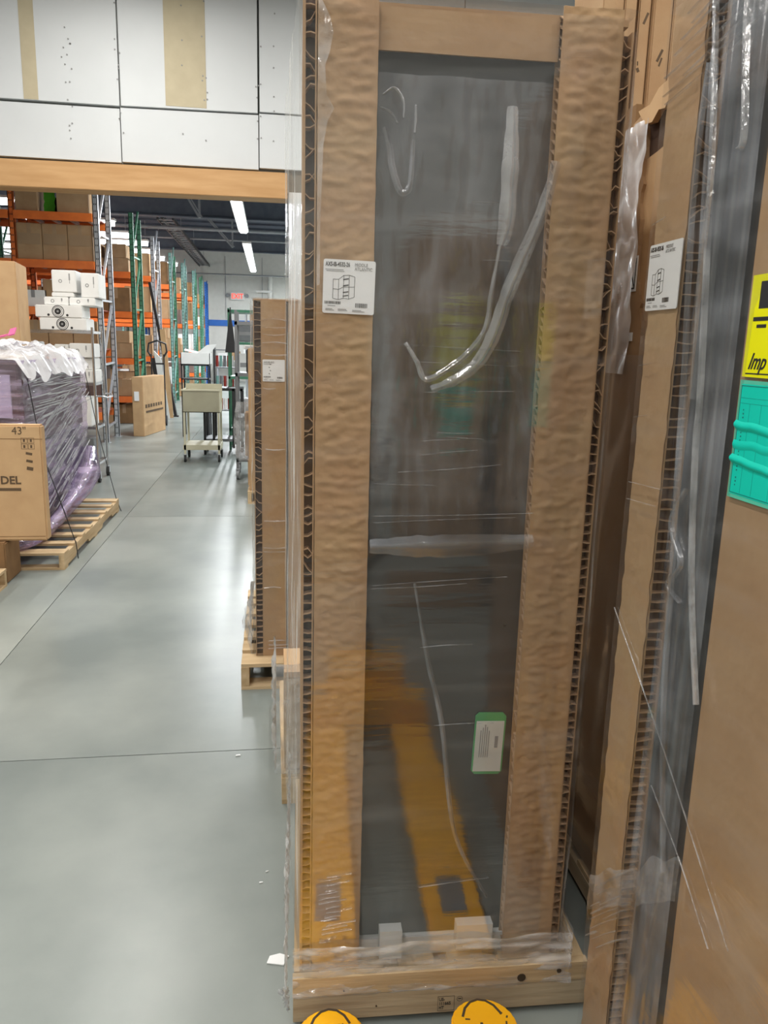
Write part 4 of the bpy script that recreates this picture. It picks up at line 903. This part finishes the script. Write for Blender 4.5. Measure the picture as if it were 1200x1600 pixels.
MB().box((0, 0, 0), (.5, .012, .2)).box((0, .4, 0), (.5, .412, .2)).box((0, 0, 0), (.012, .4, .2)).box((.488, 0, 0), (.5, .4, .2)).box((0, 0, 0), (.5, .4, .01)).build('box_body', M['white'], gb)
MB().prism([(.28, .2), (.5, .18), (.62, .36), (.45, .34)], .02, .03).build('open_flap', M['white'], gb); MB().obox((.2, .2, .22), (.3, .25, .01), (.1, .2, .1)).build('paper_sheet', M['paper'], gb)
rk = thing('goods_rack', 'dark rack with bottles and red goods behind the open white box', 'rack', (-1.15, 16.0, 0))
for x in (0, .42):
    MB().box((x, 0, 0), (x+.03, .4, 1.55)).build('side_frame', M['black'], rk)
for z in (.3, .75, 1.15, 1.5): MB().box((0, 0, z), (.45, .4, z+.02)).build('shelf', M['steelgrey'], rk)
for z in (.32, .77, 1.17):
    for q in range(5): tag(MB().cyl((-1.15+.07+q*.075, 16.1, z+.12), .03, .22, 'z', 10).build('bottle', M[('redgoods', 'teal', 'steelgrey', 'redgoods', 'white')[(q+int(z*9)) % 5]]), '%s bottle, %s from the left, %s shelf of the dark goods rack' % (('red', 'teal', 'grey', 'red', 'white')[(q+int(z*9)) % 5], ORD[q], {.32: 'bottom', .77: 'middle', 1.17: 'upper'}[z]), 'bottle', 'bottles on the goods rack')
# shelving carts on the right of the aisle
def post_cart(name, label, x0, x1, y0, y1, zs, h, mt, casters=True):
    t = thing(name, label, 'shelving cart', (x0, y0, 0))
    for x in (0, x1-x0):
        for y in (0, y1-y0):
            MB().box((x, y, .12 if casters else 0), (x+.03, y+.03, h)).build('post', M[mt], t)
            if casters: caster(t, x+.015, y+.015, .06, 'steelgrey')
    for z in zs: MB().box((0, 0, z), (x1-x0+.03, y1-y0+.03, z+.04)).build('shelf', M[mt], t)
    return t
pc = post_cart('shelving_cart', 'grey post shelving cart on casters left of the half-height cabinet', -.43, .3, 9.5, 10.05, (.22, .72, 1.25, 1.85), 2.02, 'steelgrey')
pc2 = post_cart('shelving_cart', 'dark green framed shelving unit behind the grey post cart', -.66, .2, 12.3, 12.9, (.3, 1.1, 1.62, 2.1), 2.16, 'green', False)
pc3 = post_cart('shelving_cart', 'white shelving unit far down the aisle on the right', -.55, .9, 17.0, 17.6, (.3, .9, 1.4, 1.9, 2.3), 2.35, 'silver', False)
its = [(-.33, 9.55, .76, .2, .22, 'silver', 'silver round-cornered can box on the grey cart'), (-.30, 9.55, 1.29, .28, .28, 'black', 'black device on the upper grey cart shelf'), (-.30, 9.6, .26, .2, .3, 'white', 'white container on the bottom of the grey cart'), (-.33, 9.6, 1.59, .36, .05, 'white', 'flat white item below the grey cart top'),
       (-.5, 12.35, 1.145, .36, .34, 'white', 'white rounded box on the green unit'), (-.52, 12.35, 1.665, .4, .25, 'steelgrey', 'grey device on the green unit upper shelf'), (-.5, 12.35, .345, .4, .45, 'white', 'white carton low on the green unit'), (-.4, 17.05, 1.45, .3, .3, 'white', 'white box on the far white unit'), (-.45, 17.05, 1.95, .4, .3, 'card', 'brown box on the far white unit'), (0, 17.05, 1.95, .3, .22, 'redgoods', 'red box on the far white unit')]
for x, y, z, w_, h_, mt, lab in its:
    if z == 1.59: z = 1.571
    t = thing('stored_box', lab, 'box', (x, y, z)); MB().box((0, 0, 0), (w_, .35, h_)).build('box_body', M[mt], t, bevel=.01); MB().box((.02, -.001, h_*.4), (w_*.5, 0, h_*.6)).build('printed_mark', M['inkgrey'], t)
t = thing('black_bag', 'black cloth bag hanging on the green unit corner', 'bag', (-.7, 12.26, 1.5)); MB().prism([(0, 0), (.16, 0), (.12, .4), (.08, .62), (.05, .4)], 0, .03).build('bag_body', M['black'], t); MB().cyl((.085, .015, .64), .01, .06, 'z', 6).build('loop', M['black'], t)
t = thing('film_carton', 'brown carton in loose clear film beside the tall carton', 'carton', (-.37, 8.75, .55)); t.location = (-.34, 9.1, .0)
MB().box((.03, 0, .35), (.25, .3, .85)).build('carton_body', M['card'], t, bevel=.006); MB().grid(14, 20, lambda u, v: (-.06+.3*u-.04*math.sin(PI*v)*(1-u), -.02-.03*abs(nz(u*6, v*8, 2)), .3+.68*v)).build('loose_film', M['film_fold'], t, smooth=True)
MB().box((.06, .02, .0), (.22, .28, .35)).build('lower_carton', M['card_light'], t)
# dock equipment far back on the right
t = thing('far_workbench', 'cluttered work table in front of the far wall', 'table', (-2.4, 34.8, 0))
MB().box((0, 0, .9), (3.5, .7, .95)).build('table_top', M['white'], t)
for x in (.05, 3.4):
    for y in (.05, .6): MB().box((x, y, 0), (x+.05, y+.05, .9)).build('leg', M['silver'], t)
for k in range(6):
    carton(-2.3+k*.55, 34.9, .952, .4, .4, .3+.08*(k % 3), '%s box from the left on the far work table' % ORD[k], 'boxes on the far work table', mt=('white', 'card', 'white', 'silver', 'card', 'white')[k], tape=False)
t = thing('wall_column', 'white pipe column with bracket left of the exit opening', 'column', (-.05, 35.8, 0)); MB().cyl((0, 0, 2.3), .1, 4.6, 'z', 12).build('shaft', M['wallin'], t); MB().box((-.6, -.1, 3.9), (.1, 0, 3.98)).build('bracket', M['white'], t)
# scraps on the floor
tag(MB().prism([(0, 0), (.045, -.012), (.05, .01), (.06, .018), (.035, .03), (.008, .024)], .001, .004, 'z').build('paper_scrap', M['paper']), 'torn white paper scrap on the floor left of the centre pallet', 'paper scrap').location = (-.02, 1.79, 0)
for (x, y, s, lab) in ((-.15, 2.88, .02, 'tiny white scrap near the floor joint'), (-.045, 2.11, .012, 'tiny white chip on the open floor'), (-.026, 2.16, .01, 'small chip beside the tiny white one')):
    tag(MB().prism([(0, 0), (s, .003), (s*.8, s*.5), (s*.1, s*.4)], .001, .004, 'z').build('paper_scrap', M['paper']), lab, 'paper scrap').location = (x, y, 0)
